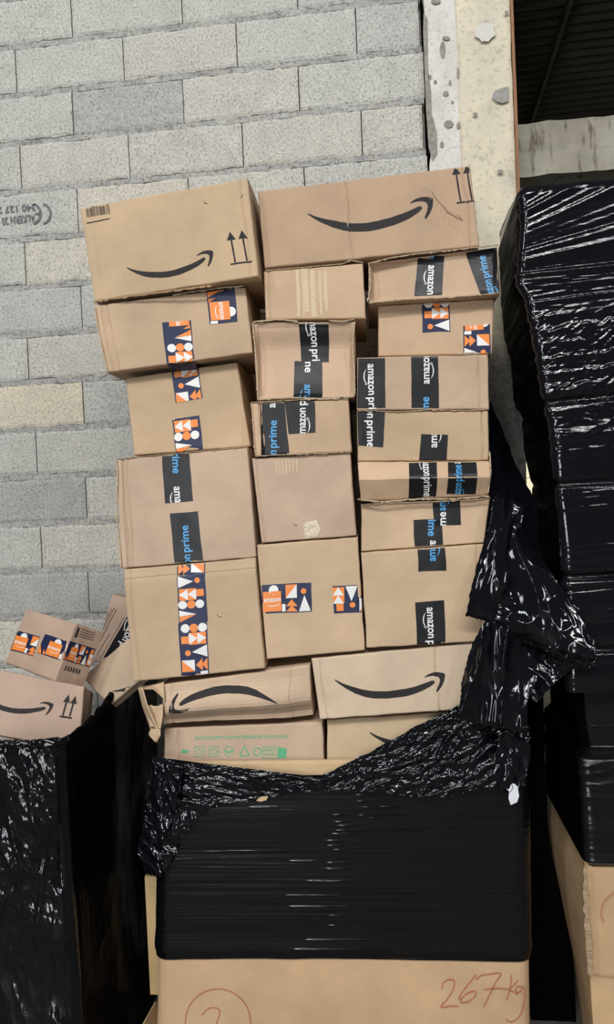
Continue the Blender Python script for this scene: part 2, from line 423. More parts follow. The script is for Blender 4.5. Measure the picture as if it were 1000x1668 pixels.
def ragged(face, parent, pts, width=0.006, lift=0.002, name='flap', seed=0, rgb=(190, 168, 138)):
    """a frayed board edge following pixel points on the face plane"""
    P = []
    for i in range(len(pts) - 1):
        a = Vector(pts[i]); b = Vector(pts[i + 1]); n = max(2, int((b - a).length / 2.5))
        for k in range(n): P.append(a + (b - a) * (k / n))
    P.append(Vector(pts[-1])); ring = []
    for i, p in enumerate(P):
        c = on_plane(p.x, p.y, face.c[0], face.n)
        d = P[min(i + 1, len(P) - 1)] - P[max(i - 1, 0)]; d.normalize()
        a2 = on_plane(p.x - d.y * 5, p.y + d.x * 5, face.c[0], face.n) - c; a2.normalize()
        n1 = noise.noise(Vector((i * 0.23, seed, 0))); n2 = noise.noise(Vector((i * 0.6, seed, 5))); n3 = noise.noise(Vector((i * 0.09, seed, 9)))
        c = c + a2 * (n1 * width * 0.5 + n2 * 0.001) + face.n * (lift + n3 * 0.003)
        wv = width * (0.55 + 0.5 * n2 + 0.4 * n1); hv = 0.0035 + 0.002 * n1
        end = 0.3 if i in (0, len(P) - 1) else 1
        ring.append([c - a2 * wv * end, c + (-a2 * 0.6 * wv + face.n * hv) * end, c + (a2 * 0.6 * wv + face.n * hv * 0.8) * end, c + a2 * wv * end, c - face.n * 0.006, c - a2 * wv * end])
    mb = MB(); mb.grid(ring, cardboard(rgb)); return mb.build(name, parent)

# ---------------------------------------------------------------- setting: block wall, pillar, strip, beam, roof, far wall, floor
def block_mat():
    m, nt, bs = nodes('concrete_block'); v = coords(nt)
    at_ = N(nt, 'ShaderNodeAttribute', attribute_name='tint')
    f1 = noisetex(nt, v, 105, 5, 0.72); f2 = noisetex(nt, v, 9, 4); f3 = noisetex(nt, v, 70, 3, 0.6)
    base = ramp(nt, at_.outputs['Fac'], [(0.0, lin((166, 166, 162))), (0.5, lin((188, 186, 178))), (1.0, lin((206, 196, 176)))])
    c = mixc(nt, 1.0, base, ramp(nt, f1, [(0.34, G(0.42)), (0.45, G(0.86)), (0.55, G(1.0)), (0.68, G(1.22))]), 'MULTIPLY')
    c = mixc(nt, 0.6, c, ramp(nt, f2, [(0.35, G(0.86)), (0.65, G(1.06))]), 'MULTIPLY')
    vo = N(nt, 'ShaderNodeTexVoronoi'); vo.inputs['Scale'].default_value = 85; vo.inputs['Randomness'].default_value = 1; nt.links.new(v, vo.inputs['Vector'])
    pit = ramp(nt, vo.outputs['Distance'], [(0.10, G(0.0)), (0.2, G(1.0))]); 
    sel = ramp(nt, f3, [(0.56, G(1.0)), (0.62, G(0.0))])
    pm = mixc(nt, 1.0, pit, sel, 'LIGHTEN')
    c = mixc(nt, 0.65, c, pm, 'MULTIPLY')
    nt.links.new(c, bs.inputs['Base Color']); bs.inputs['Roughness'].default_value = 0.92; bs.inputs['Specular IOR Level'].default_value = 0.2
    b1 = bump(nt, None, f1, 0.5, 0.004); bump(nt, bs, f3, 0.4, 0.005, b1)
    return m
def mortar_mat():
    m, nt, bs = nodes('mortar'); v = coords(nt); f1 = noisetex(nt, v, 90, 5, 0.7); f2 = noisetex(nt, v, 12, 4)
    c = mixc(nt, 1.0, ramp(nt, f2, [(0.3, lin((152, 150, 146))), (0.7, lin((184, 182, 176)))]), ramp(nt, f1, [(0.36, G(0.45)), (0.48, G(0.9)), (0.65, G(1.1))]), 'MULTIPLY')
    nt.links.new(c, bs.inputs['Base Color']); bs.inputs['Roughness'].default_value = 0.95; bs.inputs['Specular IOR Level'].default_value = 0.15
    bump(nt, bs, f1, 0.8, 0.006); return m
BM_, MM_ = block_mat(), mortar_mat()
xr = lambda y: at(688, y, 0).x
measured = {0: [(116, 30, .5), (296, 20, 1.5), (485, 20, 2.5)], 1: [(25.5, 118, 0), (200.5, 97, 1), (385, 73, 2), (580, 50, 3)], 2: [(118, 186, .5), (298, 166, 1.5), (486.5, 145, 2.5)],
            3: [(33, 270, 0), (210, 256, 1), (395, 237, 2), (589, 215, 3)], 4: [(126, 340, .5), (306, 295, 1.5), (495, 280, 2.5)], 5: [(40, 426, 0)], 6: [(132, 498, .5)],
            7: [(45, 586, 0)], 8: [(135, 660, .5)], 9: [(59, 740, 0)], 10: [(140, 816, .5)], 11: [(67, 895, 0)], 12: [(144, 970, .5)]}
tints = {(1, 1): .55, (2, 1): .12, (2, 0): .5, (9, 0): .45, (9, 1): .3, (10, 0): .02, (8, 0): 1.0, (7, 1): .75, (12, 0): .1, (12, 1): .15, (11, 0): .6, (11, 1): .55, (8, 1): .35, (10, 1): .5, (3, 1): .55, (3, 2): .6}
mb = MB(); tintv = []; XW0, XW1 = -1.6, at(692, 200, 0).x
for k in range(-3, 20):
    zt = ZF - 0.2 * (k - 1) - 0.012; zb = ZF - 0.2 * k + 0.012   # block between the bed joints k-1 and k
    ms = measured.get(k, [])
    off = 0.0 if k % 2 else 0.5
    base = {off / 1 * 0.5 + 0.5 * i: None for i in range(-6, 8)}
    xs = []
    sh = 0
    if ms: sh = sum(at(a, b, 0).x - 0.5 * i for a, b, i in ms) / len(ms)
    for i in range(-7, 9):
        idx = i + (0.5 if k % 2 == 0 else 0.0); x = 0.5 * idx + sh
        for a, b, j in ms:
            if abs(j - idx) < 0.01: x = at(a, b, 0).x
        xs.append(x)
    xs = [x for x in xs if XW0 < x < XW1 - 0.05]; xs = [XW0] + xs + [XW1 + random.uniform(-.008, .008)]
    for i in range(len(xs) - 1):
        x0, x1 = xs[i] + 0.0022, xs[i + 1] - 0.0022
        nx, nz = max(6, int((x1 - x0) / 0.012)), 15
        vis = x1 > 0.25 - 0.8
        if not vis: nx, nz = 4, 3
        rows = []
        dy = random.uniform(-0.002, 0.002)
        for a in range(nz + 1):
            row = []
            for b in range(nx + 1):
                u, v = b / nx, a / nz; x = x0 + (x1 - x0) * u; z = zt + (zb - zt) * v
                e = min(u * (x1 - x0), (1 - u) * (x1 - x0), v * 0.176, (1 - v) * 0.176)
                if v in (0, 1): z += 0.004 * fbm(x * 9, k * 7.1 + v, 1, 3) + .004 * fbm(x * 40, k * 3.1 + v, 2, 3)
                if u in (0, 1): x += 0.0012 * fbm(z * 30, x, 2, 2)
                row.append((x, dy + (0.004 if e < 1e-6 else 0.0) + 0.0015 * fbm(x * 12, z * 12, 4, 3), z))
            rows.append(row)
        n0 = len(mb.f); mb.grid(rows, BM_)
        # edges running back into the joint
        for e in (rows[0], rows[-1], [r_[0] for r_ in rows], [r_[-1] for r_ in rows]):
            mb.grid([e, [(p[0], p[1] + 0.04, p[2]) for p in e]], BM_)
        t = tints.get((k, i - (0 if True else 0)), None)
        idx = round((x0 + x1) / 2 * 2) / 2
        px_key = (k, sum(1 for x in xs[:i + 1] if x < x0 + 0.01) - sum(1 for x in xs if x < 0.02 and x > XW0))
        t = random.choice([.35, .45, .5, .6, .5, .75])
        for kk, (xc, tv) in {0: (0.2, .6)}.items(): pass
        key = (k, int(math.floor(((x0 + x1) / 2 - sh) / 0.5 + (0.5 if k % 2 == 0 else 0.0) + 1e-6)))
        t = tints.get(key, t)
        tintv += [t] * (len(mb.f) - n0)
    # bed mortar below this course
    rows = []
    n = 230
    for a in range(7):
        row = []
        for b in range(n + 1):
            x = XW0 + (XW1 - XW0) * b / n; v = a / 6
            z = ZF - 0.2 * k + 0.017 - 0.034 * v
            row.append((x, 0.004 - 0.004 * fbm(x * 6, k * 3.3, 0, 3) + 0.003 * fbm(x * 40, z * 40, 2, 2) + (0.012 if a in (0, 6) else 0), z))
        rows.append(row)
    n0 = len(mb.f); mb.grid(rows, MM_); tintv += [.5] * (len(mb.f) - n0)
n0 = len(mb.f); mb.box((XW0, 0.045, 0), (XW1, 0.2, ZF + 0.8), MM_); tintv += [.5] * 6
# stencil on one block, upside down
WF = Face(at(-90, 300, -0.006), at(300, 290, -0.006), at(300, 400, -0.006), at(-90, 400, -0.006), amp=0, r=0.0001)
stm = plain('faded_stencil', (112, 110, 112), 0.9, 0.1, 400, 0.35)
for s_, a, b, hh in (('ALKERN 20', (56, 349), (2, 355), 17), ('340 127 25', (57, 332), (-12, 338), 15)):
    WF.lay(mb, text2d(s_, a, b, hh), stm, 0)
def cmark(cx, cy, r, a0, a1, w_): return stroke2d([(cx + r * math.cos(t), cy + r * math.sin(t)) for t in [a0 + (a1 - a0) * i / 10 for i in range(11)]], w_)
for cx in (65, 49): WF.lay(mb, cmark(cx, 348, 17, -1.25, 1.25, 4), stm, 0)
WF.lay(mb, stroke2d([(57, 348), (61, 348), (65, 348)], 4), stm, 0)
tintv += [.5] * (len(mb.f) - len(tintv))
wall = structure(mb.build('wall_back'), 'grey concrete block wall behind the stacked boxes')
att = wall.data.attributes.new('tint', 'FLOAT', 'FACE'); att.data.foreach_set('value', tintv)

def pillar_mat():
    m, nt, bs = nodes('pillar_paint'); v = coords(nt); g = N(nt, 'ShaderNodeNewGeometry'); sx = N(nt, 'ShaderNodeSeparateXYZ'); nt.links.new(g.outputs['Position'], sx.inputs[0])
    f1 = noisetex(nt, v, 60, 5, 0.7); f2 = noisetex(nt, v, 7, 5, 0.6); f3 = noisetex(nt, coords(nt, (1, 1, 0.45)), 26, 5, 0.6)
    yel = ramp(nt, f2, [(0.3, lin((198, 190, 172))), (0.7, lin((218, 208, 182)))])
    # white plaster strip on the left
    def ms(op, a, b=None):
        n = N(nt, 'ShaderNodeMath', operation=op)
        for i, q in enumerate((a, b)):
            if q is None: continue
            if isinstance(q, (int, float)): n.inputs[i].default_value = q
            else: nt.links.new(q, n.inputs[i])
        return n.outputs[0]
    xb = at(746, 150, -0.03).x
    fac = ms('GREATER_THAN', ms('ADD', sx.outputs[0], ms('MULTIPLY', f3, 0.02)), xb + 0.01)
    c = mixc(nt, fac, ramp(nt, f2, [(0.3, lin((196, 190, 182))), (0.7, lin((222, 217, 210)))]), yel)
    # grey render lower down
    zb = at(815, 560, -0.03).z
    gf = N(nt, 'ShaderNodeMapRange'); gf.inputs['From Min'].default_value = zb + 0.07; gf.inputs['From Max'].default_value = zb - 0.10
    nt.links.new(ms('ADD', sx.outputs[2], ms('MULTIPLY', ms('SUBTRACT', f2, 0.5), 0.3)), gf.inputs['Value'])
    c = mixc(nt, gf.outputs[0], c, ramp(nt, f1, [(0.3, lin((104, 102, 97))), (0.7, lin((134, 132, 126)))]))
    c = mixc(nt, 0.8, c, ramp(nt, f3, [(0.22, G(0.55)), (0.32, G(0.92)), (0.6, G(1.0))]), 'MULTIPLY')
    c = mixc(nt, 0.7, c, ramp(nt, f1, [(0.36, G(0.62)), (0.46, G(1.0))]), 'MULTIPLY')
    nt.links.new(c, bs.inputs['Base Color']); bs.inputs['Roughness'].default_value = 0.9; bs.inputs['Specular IOR Level'].default_value = 0.2
    b1 = bump(nt, None, f1, 0.5, 0.004); bump(nt, bs, f2, 0.4, 0.02, b1); return m
PM = pillar_mat()
xl, xrr = at(696, 150, -0.03).x, at(835, 150, -0.03).x
mb = MB(); rows = []
for a in range(200):
    z = -0.0 + (ZF + 0.85) * a / 199; row = []
    for b in range(40):
        u = b / 39; x = xl + (xrr - xl) * u
        if b == 0: x += 0.012 * fbm(z * 5, 0, 3, 4)
        if b == 39: x += 0.003 * fbm(z * 8, 0, 8, 3)
        step = 0.006 * sm(0.36, 0.40, u + 0.02 * fbm(z * 6, 1, 1, 3))
        row.append((x, -0.034 + step + 0.003 * fbm(x * 9, z * 4, 6, 4), z))
    rows.append(row)
mb.grid(rows, PM, flip=True)
mb.grid([[(r_[0][0], r_[0][1], r_[0][2]) for r_ in rows], [(r_[0][0], 0.02, r_[0][2]) for r_ in rows]], PM)
mb.grid([[(r_[-1][0], r_[-1][1], r_[-1][2]) for r_ in rows], [(r_[-1][0], 0.26, r_[-1][2]) for r_ in rows]], PM)
# bare patches where the coat has come off
def patch(pts, mat, off=-0.040):
    F = Face(at(680, 0, off), at(840, 0, off), at(840, 320, off), at(680, 320, off), amp=0, r=1e-4); F.lay(mb, poly2d(pts), mat, 0.0)
gm = plain('bare_render', (150, 147, 142), 0.95, 0.1, 80, 0.12); dm = plain('old_mortar', (142, 136, 128), 0.95, 0.1, 60, 0.25)
patch([(801, 158), (806, 148), (817, 143), (829, 141), (829, 164), (818, 168), (808, 165)], gm)
def blob(px0, py0, sx_, sy_, seed, n=40):
    return [(px0 + sx_ * math.cos(t) * (1 + .4 * fbm(math.cos(t) * 2.2, math.sin(t) * 2.2, seed * 3.3, 2)*.8), py0 + sy_ * math.sin(t) * (1 + .4 * fbm(math.cos(t) * 2.2, math.sin(t) * 2.2, seed * 3.3 + 7, 2)*.8)) for t in [2 * math.pi * i / n for i in range(n)]]
patch(blob(790, 52, 16, 15, 3), plain('pale_filler', (202, 199, 190), 0.9, 0.1, 80, 0.06))
patch([(690, 20), (696, 30), (697, 110), (702, 150), (703, 185), (711, 215), (712, 250), (704, 262), (698, 240), (694, 180), (691, 100), (689, 50)], dm)
for i, (a, b, c, d) in enumerate([(721, 80, 4, 13), (731, 202, 7, 6), (727, 62, 6, 3), (710, 2, 8, 4), (700, 125, 2.5, 4), (709, 133, 2.5, 3), (726, 152, 5, 4), (737, 166, 2, 2), (720, 235, 3, 5), (746, 118, 2, 9), (774, 186, 4, 3), (747, 204, 3, 5), (733, 134, 2, 4), (815, 279, 5, 3), (825, 20, 3, 3)]):
    patch(blob(a, b, c, d, i + 20), dm)
structure(mb.build('trim_1'), 'peeling cream and white plastered pillar at the end of the block wall')
mb = MB(); wm_, nt, bs = nodes('old_wood'); v = coords(nt, (30, 30, 2)); nt.links.new(ramp(nt, noisetex(nt, v, 3, 5), [(0.3, lin((122, 84, 58))), (0.7, lin((160, 116, 84)))]), bs.inputs['Base Color']); bs.inputs['Roughness'].default_value = .8
a0 = at(831.5, 20, -0.05).x; a1 = at(841, 150, -0.05).x
rows = [[(a0 + .003 * fbm(z, 0, 0), -0.05, z), (a1 + .003 * fbm(z, 3, 0), -0.05, z)] for z in [i * (ZF + .85) / 60 for i in range(29, 61)]]
mb.grid(rows, wm_, flip=True)
for j in (0, 1): mb.grid([[r_[j] for r_ in rows], [(r_[j][0], 0.0, r_[j][2]) for r_ in rows]], wm_)
structure(mb.build('trim_2'), 'thin brown wooden strip along the right edge of the pillar')
# concrete beam behind the opening
cm, nt, bs = nodes('stained_concrete'); v = coords(nt); n1 = noisetex(nt, v, 3, 6, .65); n2 = noisetex(nt, coords(nt, (6, 6, 1.2)), 4, 4)
c = mixc(nt, 0.8, ramp(nt, n1, [(0.3, lin((134, 128, 114))), (0.7, lin((176, 170, 155)))]), ramp(nt, n2, [(0.3, lin((120, 100, 80))), (0.42, G(1.0))]), 'MULTIPLY')
nt.links.new(c, bs.inputs['Base Color']); bs.inputs['Roughness'].default_value = .9; bump(nt, bs, n1, .4, .02)
YB = 0.45; zt = at(900, 197, YB).z; zb = at(900, 284, YB).z
mb = MB(); rows = []
for a in range(14):
    rows.append([(xrr - 0.3 + 2.8 * b / 60, YB + 0.006 * fbm(b * .3, a * .3, 1), zb + (zt - zb) * a / 13 + (0.008 * fbm(b * .4, 5, 2) if a in (0, 13) else 0)) for b in range(61)])
mb.grid(rows, cm, flip=True); mb.box((xrr - .3, YB + .012, zb + .01), (xrr + 2.5, YB + .3, zt - .01), cm)
structure(mb.build('trim_3'), 'stained concrete beam seen past the pillar above the black wrapped load')
# corrugated roof
rm, nt, bs = nodes('roof_sheet'); v = coords(nt); nt.links.new(ramp(nt, noisetex(nt, v, 3, 5), [(0.3, lin((62, 58, 50))), (0.7, lin((88, 82, 70)))]), bs.inputs['Base Color']); bs.inputs['Roughness'].default_value = .85
mb = MB(); ZR = CAM.z + 2.95; rows = []
for a in range(520):
    y = 0.5 + 6.2 * a / 519; rows.append([(x, y, ZR + 0.014 * math.sin(y * 2 * math.pi / 0.105)) for x in (1.2, 2.6, 4.2, 6.0)])
mb.grid(rows, rm)
p0 = at(929, 0, 0.5); 
mb.box((at(930, 0, 1.3).x * 0 + on_plane(928, 0, Vector((0, 0, ZR - .06)), Vector((0, 0, 1))).x - .012, 0.6, ZR - 0.10), (on_plane(928, 0, Vector((0, 0, ZR - .06)), Vector((0, 0, 1))).x + .012, 6.6, ZR - 0.02), rm)
structure(mb.build('ceiling'), 'dark corrugated roof sheeting seen through the opening')
# far painted wall and side walls of the next bay
fm, nt, bs = nodes('cream_block_wall'); v = coords(nt, rot=(math.radians(90), 0, 0)); br = N(nt, 'ShaderNodeTexBrick')
br.inputs['Scale'].default_value = 1; br.inputs['Brick Width'].default_value = .5; br.inputs['Row Height'].default_value = .2; br.inputs['Mortar Size'].default_value = .008
br.inputs['Color1'].default_value = lin((214, 210, 176)); br.inputs['Color2'].default_value = lin((206, 203, 172)); br.inputs['Mortar'].default_value = lin((160, 158, 140)); nt.links.new(v, br.inputs['Vector'])
nt.links.new(br.outputs['Color'], bs.inputs['Base Color']); bs.inputs['Roughness'].default_value = .9; bump(nt, bs, br.outputs['Fac'], .3, -.01)
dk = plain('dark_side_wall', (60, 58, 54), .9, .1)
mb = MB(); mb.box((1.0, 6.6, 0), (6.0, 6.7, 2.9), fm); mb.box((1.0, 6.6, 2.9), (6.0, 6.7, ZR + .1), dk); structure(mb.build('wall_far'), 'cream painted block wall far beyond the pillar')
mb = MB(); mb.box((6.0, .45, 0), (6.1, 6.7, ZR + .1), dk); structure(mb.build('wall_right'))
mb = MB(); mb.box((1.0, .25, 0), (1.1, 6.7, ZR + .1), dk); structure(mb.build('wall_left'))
area('far_bay_fill', (3.2, 5.0, 2.5), (2.6, 6.6, 1.6), 1.2, .4, 45, (1, .98, .92))  # unseen fill light added to brighten the far wall
fl, nt, bs = nodes('concrete_floor'); v = coords(nt); nt.links.new(ramp(nt, noisetex(nt, v, 3, 6), [(0.3, lin((70, 68, 65))), (0.7, lin((104, 101, 96)))]), bs.inputs['Base Color']); bs.inputs['Roughness'].default_value = .7
mb = MB(); mb.box((-5, -10, -.1), (7, 7, 0), fl); structure(mb.build('floor'))

# ---------------------------------------------------------------- the three columns of cartons
PINK = (174, 153, 127); YEL = (184, 165, 134); MID = (189, 167, 138)
def ridge(a, b, c): return lambda u, v: (a * v / b if v < b else a + (c - a) * (v - b) / (1 - b))
def crease(u0, w_, dp): return lambda u, v: -dp * math.exp(-((u - u0 - .006 * math.sin(v * 9)) / w_) ** 2)
def add(*fs): return lambda u, v: sum(f(u, v) for f in fs)

# A1
bars = []; random.seed(3); t = 0
while t < 1:
    wd = random.choice([.012, .02, .035]); a = Vector((139 + 37 * t, 336 - 6.5 * t)); b = Vector((139 + 37 * (t + wd), 336 - 6.5 * (t + wd))); dn = Vector((2.0, 18.5))
    bars.append(('poly', [tuple(a), tuple(b), tuple(b + dn), tuple(a + dn)])); t += wd + random.choice([.015, .025, .03])
pr = bars + [('line', ([(141, 364), (160, 360), (179, 356)], 2.0)), ('line', ([(333, 327), (333.5, 331), (338, 331)], 1.2)), ('line', ([(391, 320), (394, 320.5), (394.5, 316)], 1.2)),
             ('smile', ((205.8, 435), (347.2, 408.2)))] + arrows((375.5, 430.5), (410, 425.5), 15, 47, -.02)
A1, fA1 = carton('tan box with barcode, curved arrow and two upright arrows, top of left column', [(130, 338), (403, 290), (421, 450), (153, 491)], (-.008, -.07), .42, YEL, 1, crease(.05, .01, .002), prints=pr, vl=(.955,))
ragged(fA1, A1, [(153, 493), (170, 489), (230, 481), (300, 472), (345, 466)], .006, 0.003, seed=2, rgb=(170, 140, 108))
A2, fA2 = carton('wide box with two orange patterned tapes, second down in left column', [(152, 497), (400, 467), (412, 575), (173, 607)], -.005, .42, (184, 164, 137), 2, crease(.07, .012, .003), vl=(.045, .085))
pattern_tape(fA2, A2, [(317, 591), (272, 594.4), (264, 525), (311, 521.8)], .82, 2.40, True)
pattern_tape(fA2, A2, [(335, 470), (382.4, 467), (387, 524), (341.8, 528)], 1.72, 2.98)
ragged(fA2, A2, [(281, 481), (320, 475), (355, 470), (398, 466)], .005, .002, seed=5)
ragged(fA2, A2, [(155, 500), (160, 535), (170, 580), (175, 603)], .005, .002, seed=6)
UA = [st(272, 594.4, -.005), st(317, 591, -.005), st(323.4, 602, .05), st(279.7, 605, .05)]
UF = Face(*UA, amp=0, r=1e-4); mbu = MB()
for i_ in range(3):
    p_ = [[UF.flat(u / 6, v / 2) - Vector((0, 0, .0012)) for u in range(i_ * 2, i_ * 2 + 3)] for v in range(3)]; mbu.grid(p_, (ORANGE(), WHITE(), NAVY())[i_] if False else NAVY())
mbu.build('packing_tape', A2)
A3, fA3 = carton('tan box set back under an overhanging box, third down in left column', [(204, 616), (386, 590), (408, 727), (218, 742)], .05, .36, YEL, 3)
pattern_tape(fA3, A3, [(330, 648.6), (285.9, 656), (279.7, 606), (323.4, 600)], 0.0, 1.10, True)
pattern_tape(fA3, A3, [(280, 683), (324.7, 677), (331, 732), (286.8, 737)], .76, 1.97)
A4, fA4 = carton('large box with two black tape strips down its middle, left column', [(188.5, 748), (403.5, 728), (417.5, 907.5), (197.5, 926.5)], -.01, .44, (187, 168, 145), 4, add(crease(.05, .014, .005), crease(.1, .01, .0015)), vl=(.05, .09))
prime_tape(fA4, A4, [(263.5, 739.6), (307.9, 735.7), (314.3, 815.7), (269, 820.2)], [(275.6, 674, .067, 1, 98, 'b'), (283.5, 793, .067, 1, 98, 'w')])
prime_tape(fA4, A4, [(277, 836.4), (322.4, 832.5), (330.5, 914.5), (284.2, 919)], [(312.8, 953, -.067, -1, 98, 'b')])
ragged(fA4, A4, [(189, 748), (192, 770), (190.5, 815), (191, 850), (196, 900), (198, 925)], .006, .002, seed=8)
ragged(fA4, A4, [(190, 747.5), (260, 741), (330, 735), (402, 728)], .0025, .0, seed=9)
A5, fA5 = carton('large box with orange patterned tape running full height, bottom of left column', [(199.5, 928.5), (416, 909), (431.5, 1089), (217, 1111)], -.025, .44, (187, 167, 138), 5, lambda u, v: -.012 * (1 - sm(0, .14, v)), prints=[('scuff', ([(354, 1001), (356, 1004), (361, 1005)], 1.6)), ('pale', ([(356, 1000), (359, 1003), (361, 1004)], 1.6))], vl=(.05,), hl=(.09,))
pattern_tape(fA5, A5, [(286.8, 921), (333, 918), (338.6, 1012), (291.7, 1015.4)], -.02, 2.08)
pattern_tape(fA5, A5, [(341, 1099.6), (295.9, 1104.4), (290, 1015.4), (337, 1012)], -.28, 1.62, True)
# middle column and top right
B0, fB0 = carton('long box with large curved arrow across its face, top right of the stack', [(419, 311), (766, 269), (781, 401), (431, 437)], -.008, .42, PINK, 6,
    lambda u, v: -.003 * math.exp(-(((u - .80 - .22 * (v - .35)) / .012) ** 2)) * sm(.2, .3, v) * sm(.95, .8, v) - .0015 * math.exp(-((u - .43) / .01) ** 2),
    prints=[('smile', ((501.6, 347.4), (706, 321))), ('scuff', ([(703, 311), (709, 321), (718, 333), (724, 341), (731, 349)], 1.6)), ('scuff', ([(728, 347), (736, 350), (744, 355), (754, 359)], 2.6)), ('scuff', ([(722, 336), (727, 343), (733, 347)], 1.0)), ('scuff', ([(744, 350), (748, 353), (751, 356)], 1.2))] + arrows((743.5, 331.5), (776, 327), 14, 55, -.02), vl=(.965, .42))
B1, fB1 = carton('small box with pale strips where tape was pulled off, top of middle column', [(429.5, 441), (591, 428.5), (596, 519), (432.5, 521)], -.005, .40, MID, 7, vl=(.05,))
mb = MB(); tm = plain('torn_paper_face', (203, 182, 153), .85, .2, 150, .10)
for i, (x0_, w_) in enumerate([(484, 6), (492, 3), (497, 8), (508, 9), (520, 5), (529, 6)]):
    fB1.lay(mb, stroke2d([(x0_, 437 + i), (x0_ + 1, 460), (x0_ + 2, 490), (x0_ + 3, 516 - (i % 3) * 4)], w_), tm, .0006)
mb.build('torn_strip', B1)
ragged(fB1, B1, [(431, 441), (480, 437), (560, 430), (570, 424), (592, 428)], .003, .001, seed=12)
def rec(u, v):
    e = sm(.0, .06, min(u, 1 - u)) * sm(0, .05, min(v, 1 - v)); return -e * .035 * (sm(.03, .34, v) * .75 + .25 - .45 * sm(.34, 1.0, v))
B2, fB2 = carton('dented box with sunken face and frayed rim, second down in middle column', [(411.5, 525.5), (578, 523.5), (578, 647), (418.5, 652)], -.008, .42, (190, 168, 142), 8, rec)
prime_tape(fB2, B2, [(486, 524), (535, 524), (535, 587), (489.5, 586)], [(503.5, 512, .06, 1, 98, 'w')])
prime_tape(fB2, B2, [(478.5, 585.3), (524, 587), (524.7, 648), (477, 647)], [(497.5, 506, -.02, 1, 98, 'w'), (495.0, 624.7, -.02, 1, 98, 'b')])
for i, pl in enumerate([[(412, 525), (450, 521), (486, 524)], [(535, 523), (560, 524), (577, 521)], [(412, 526), (415, 560), (419, 600), (420, 650)], [(578, 524), (574, 560), (577, 600), (578, 645)], [(420, 651), (470, 648), (530, 650), (577, 646)]]):
    ragged(fB2, B2, pl, .005, .004, seed=20 + i)
B3, fB3 = carton('low box with wide black tapes and raised lip, third down in middle column', [(407.5, 656), (568, 650), (573, 736), (415, 743)], -.01, .40, MID, 9, crease(.09, .012, .003), vl=(.09,))
prime_tape(fB3, B3, [(423, 657.5), (463, 656), (471.4, 740), (426, 741.4)], [(450.4, 783, 0, -1, 98, 'b'), (448.3, 664.6, 0, -1, 98, 'w')])
prime_tape(fB3, B3, [(463, 655), (512.6, 653), (514, 705), (470.6, 707)], [(498.0, 714, -.02, -1, 98, 'w')])
ragged(fB3, B3, [(408, 656), (440, 654), (500, 651), (568, 650)], .003, .002, seed=31)
ragged(fB3, B3, [(410, 657), (413, 700), (416, 742)], .004, .002, seed=32)
ragged(fB3, B3, [(415, 743), (460, 741), (520, 739), (572, 736)], .003, .002, seed=33)
B4, fB4 = carton('plain pinkish box with clear tape scraps and no print, middle column', [(410, 746.5), (570.5, 737), (580.5, 873), (425.5, 884.5)], -.005, .42, (187, 167, 145), 10, crease(.5, .3, .003), prints=[('pale', ([(x_, 748), (x_ + .5, 758), (x_ + 1, 768 + (x_ % 7))], 2.2)) for x_ in (449, 454, 460, 466, 471, 477, 483)] + [('scuff', ([(478, 853), (481, 857), (484, 855)], 1.4))], vl=(.04,))
cl = bpy.data.materials.new('clear_tape'); cl.use_nodes = True; b_ = cl.node_tree.nodes['Principled BSDF']; b_.inputs['Base Color'].default_value = lin((214, 196, 172)); b_.inputs['Roughness'].default_value = .18
nn_ = noisetex(cl.node_tree, coords(cl.node_tree), 60, 4); bump(cl.node_tree, b_, nn_, .9, .01)
mb = MB(); fB4.lay(mb, poly2d([(494, 856), (500, 850), (516, 847), (522, 862), (517, 874), (497, 878)]), cl, .002); mb.build('clear_tape', B4)
for i, (xx, ln) in enumerate([(448, 24), (455, 20), (463, 26), (471, 22), (479, 18)]):
    pass
B5, fB5 = carton('square box with two horizontal orange patterned tapes, bottom of middle column', [(418, 888), (582.5, 875), (594.5, 1060), (434, 1074)], -.01, .42, (194, 173, 143), 11)
pattern_tape(fB5, B5, [(425, 999.5), (423, 952.5), (507, 949), (508, 996)], -.98, .84)
pattern_tape(fB5, B5, [(591, 952), (592, 997), (544, 999.5), (542, 955)], .18, 1.24, True)
# right column
def recC(u, v):
    e = sm(.0, .04, min(u, 1 - u)) * sm(0, .08, min(v, 1 - v)); dg = sm(-.06, .06, (v - .9) + (u) * 1.9 - .35 * 0)
    return -e * (.03 - .022 * sm(.15, .45, u) * (0.4 + .6 * v))
C0, fC0 = carton('crushed box with angled black tape wrapping its right corner, top of right column', [(600, 429), (811, 402), (814, 480), (600, 493)], -.008, .40, (182, 162, 136), 12, recC)
prime_tape(fC0, C0, [(681, 416), (724, 411), (720.8, 479.7), (675.4, 481)], [(700, 322, 0, 1, 98, 'b'), (698.3, 428.5, -.03, 1, 98, 'w')])
prime_tape(fC0, C0, [(759.4, 410.9), (809, 403), (813.5, 476.8), (783.8, 480.4)], [(809, 495, -.22, -1, 84, 'b')])
for i, pl in enumerate([[(599, 430), (640, 420), (680, 414), (740, 408), (812, 399)], [(600, 430), (604, 460), (599, 492)], [(600, 494), (650, 489), (730, 485), (813, 478)]]):
    ragged(fC0, C0, pl, .004, .003, seed=40 + i)
C1, fC1 = carton('box set back with two short orange patterned tapes, second down in right column', [(616, 498), (805, 487), (801.5, 577), (616, 580.5)], .04, .36, MID, 13)
pattern_tape(fC1, C1, [(733.4, 539.8), (688, 542), (687, 493.8), (731, 491.7)], .36, 1.46, True)
pattern_tape(fC1, C1, [(754.4, 530.6), (797.7, 528), (799.3, 576.8), (754.4, 577.8)], -.42, .62)
C2, fC2 = carton('box with black tape on its left edge and mid face, third down in right column', [(581.5, 582), (795, 577.5), (797, 666.5), (581, 668.5)], -.01, .42, (186, 166, 141), 14, crease(.92, .01, .0015), vl=(.93,))
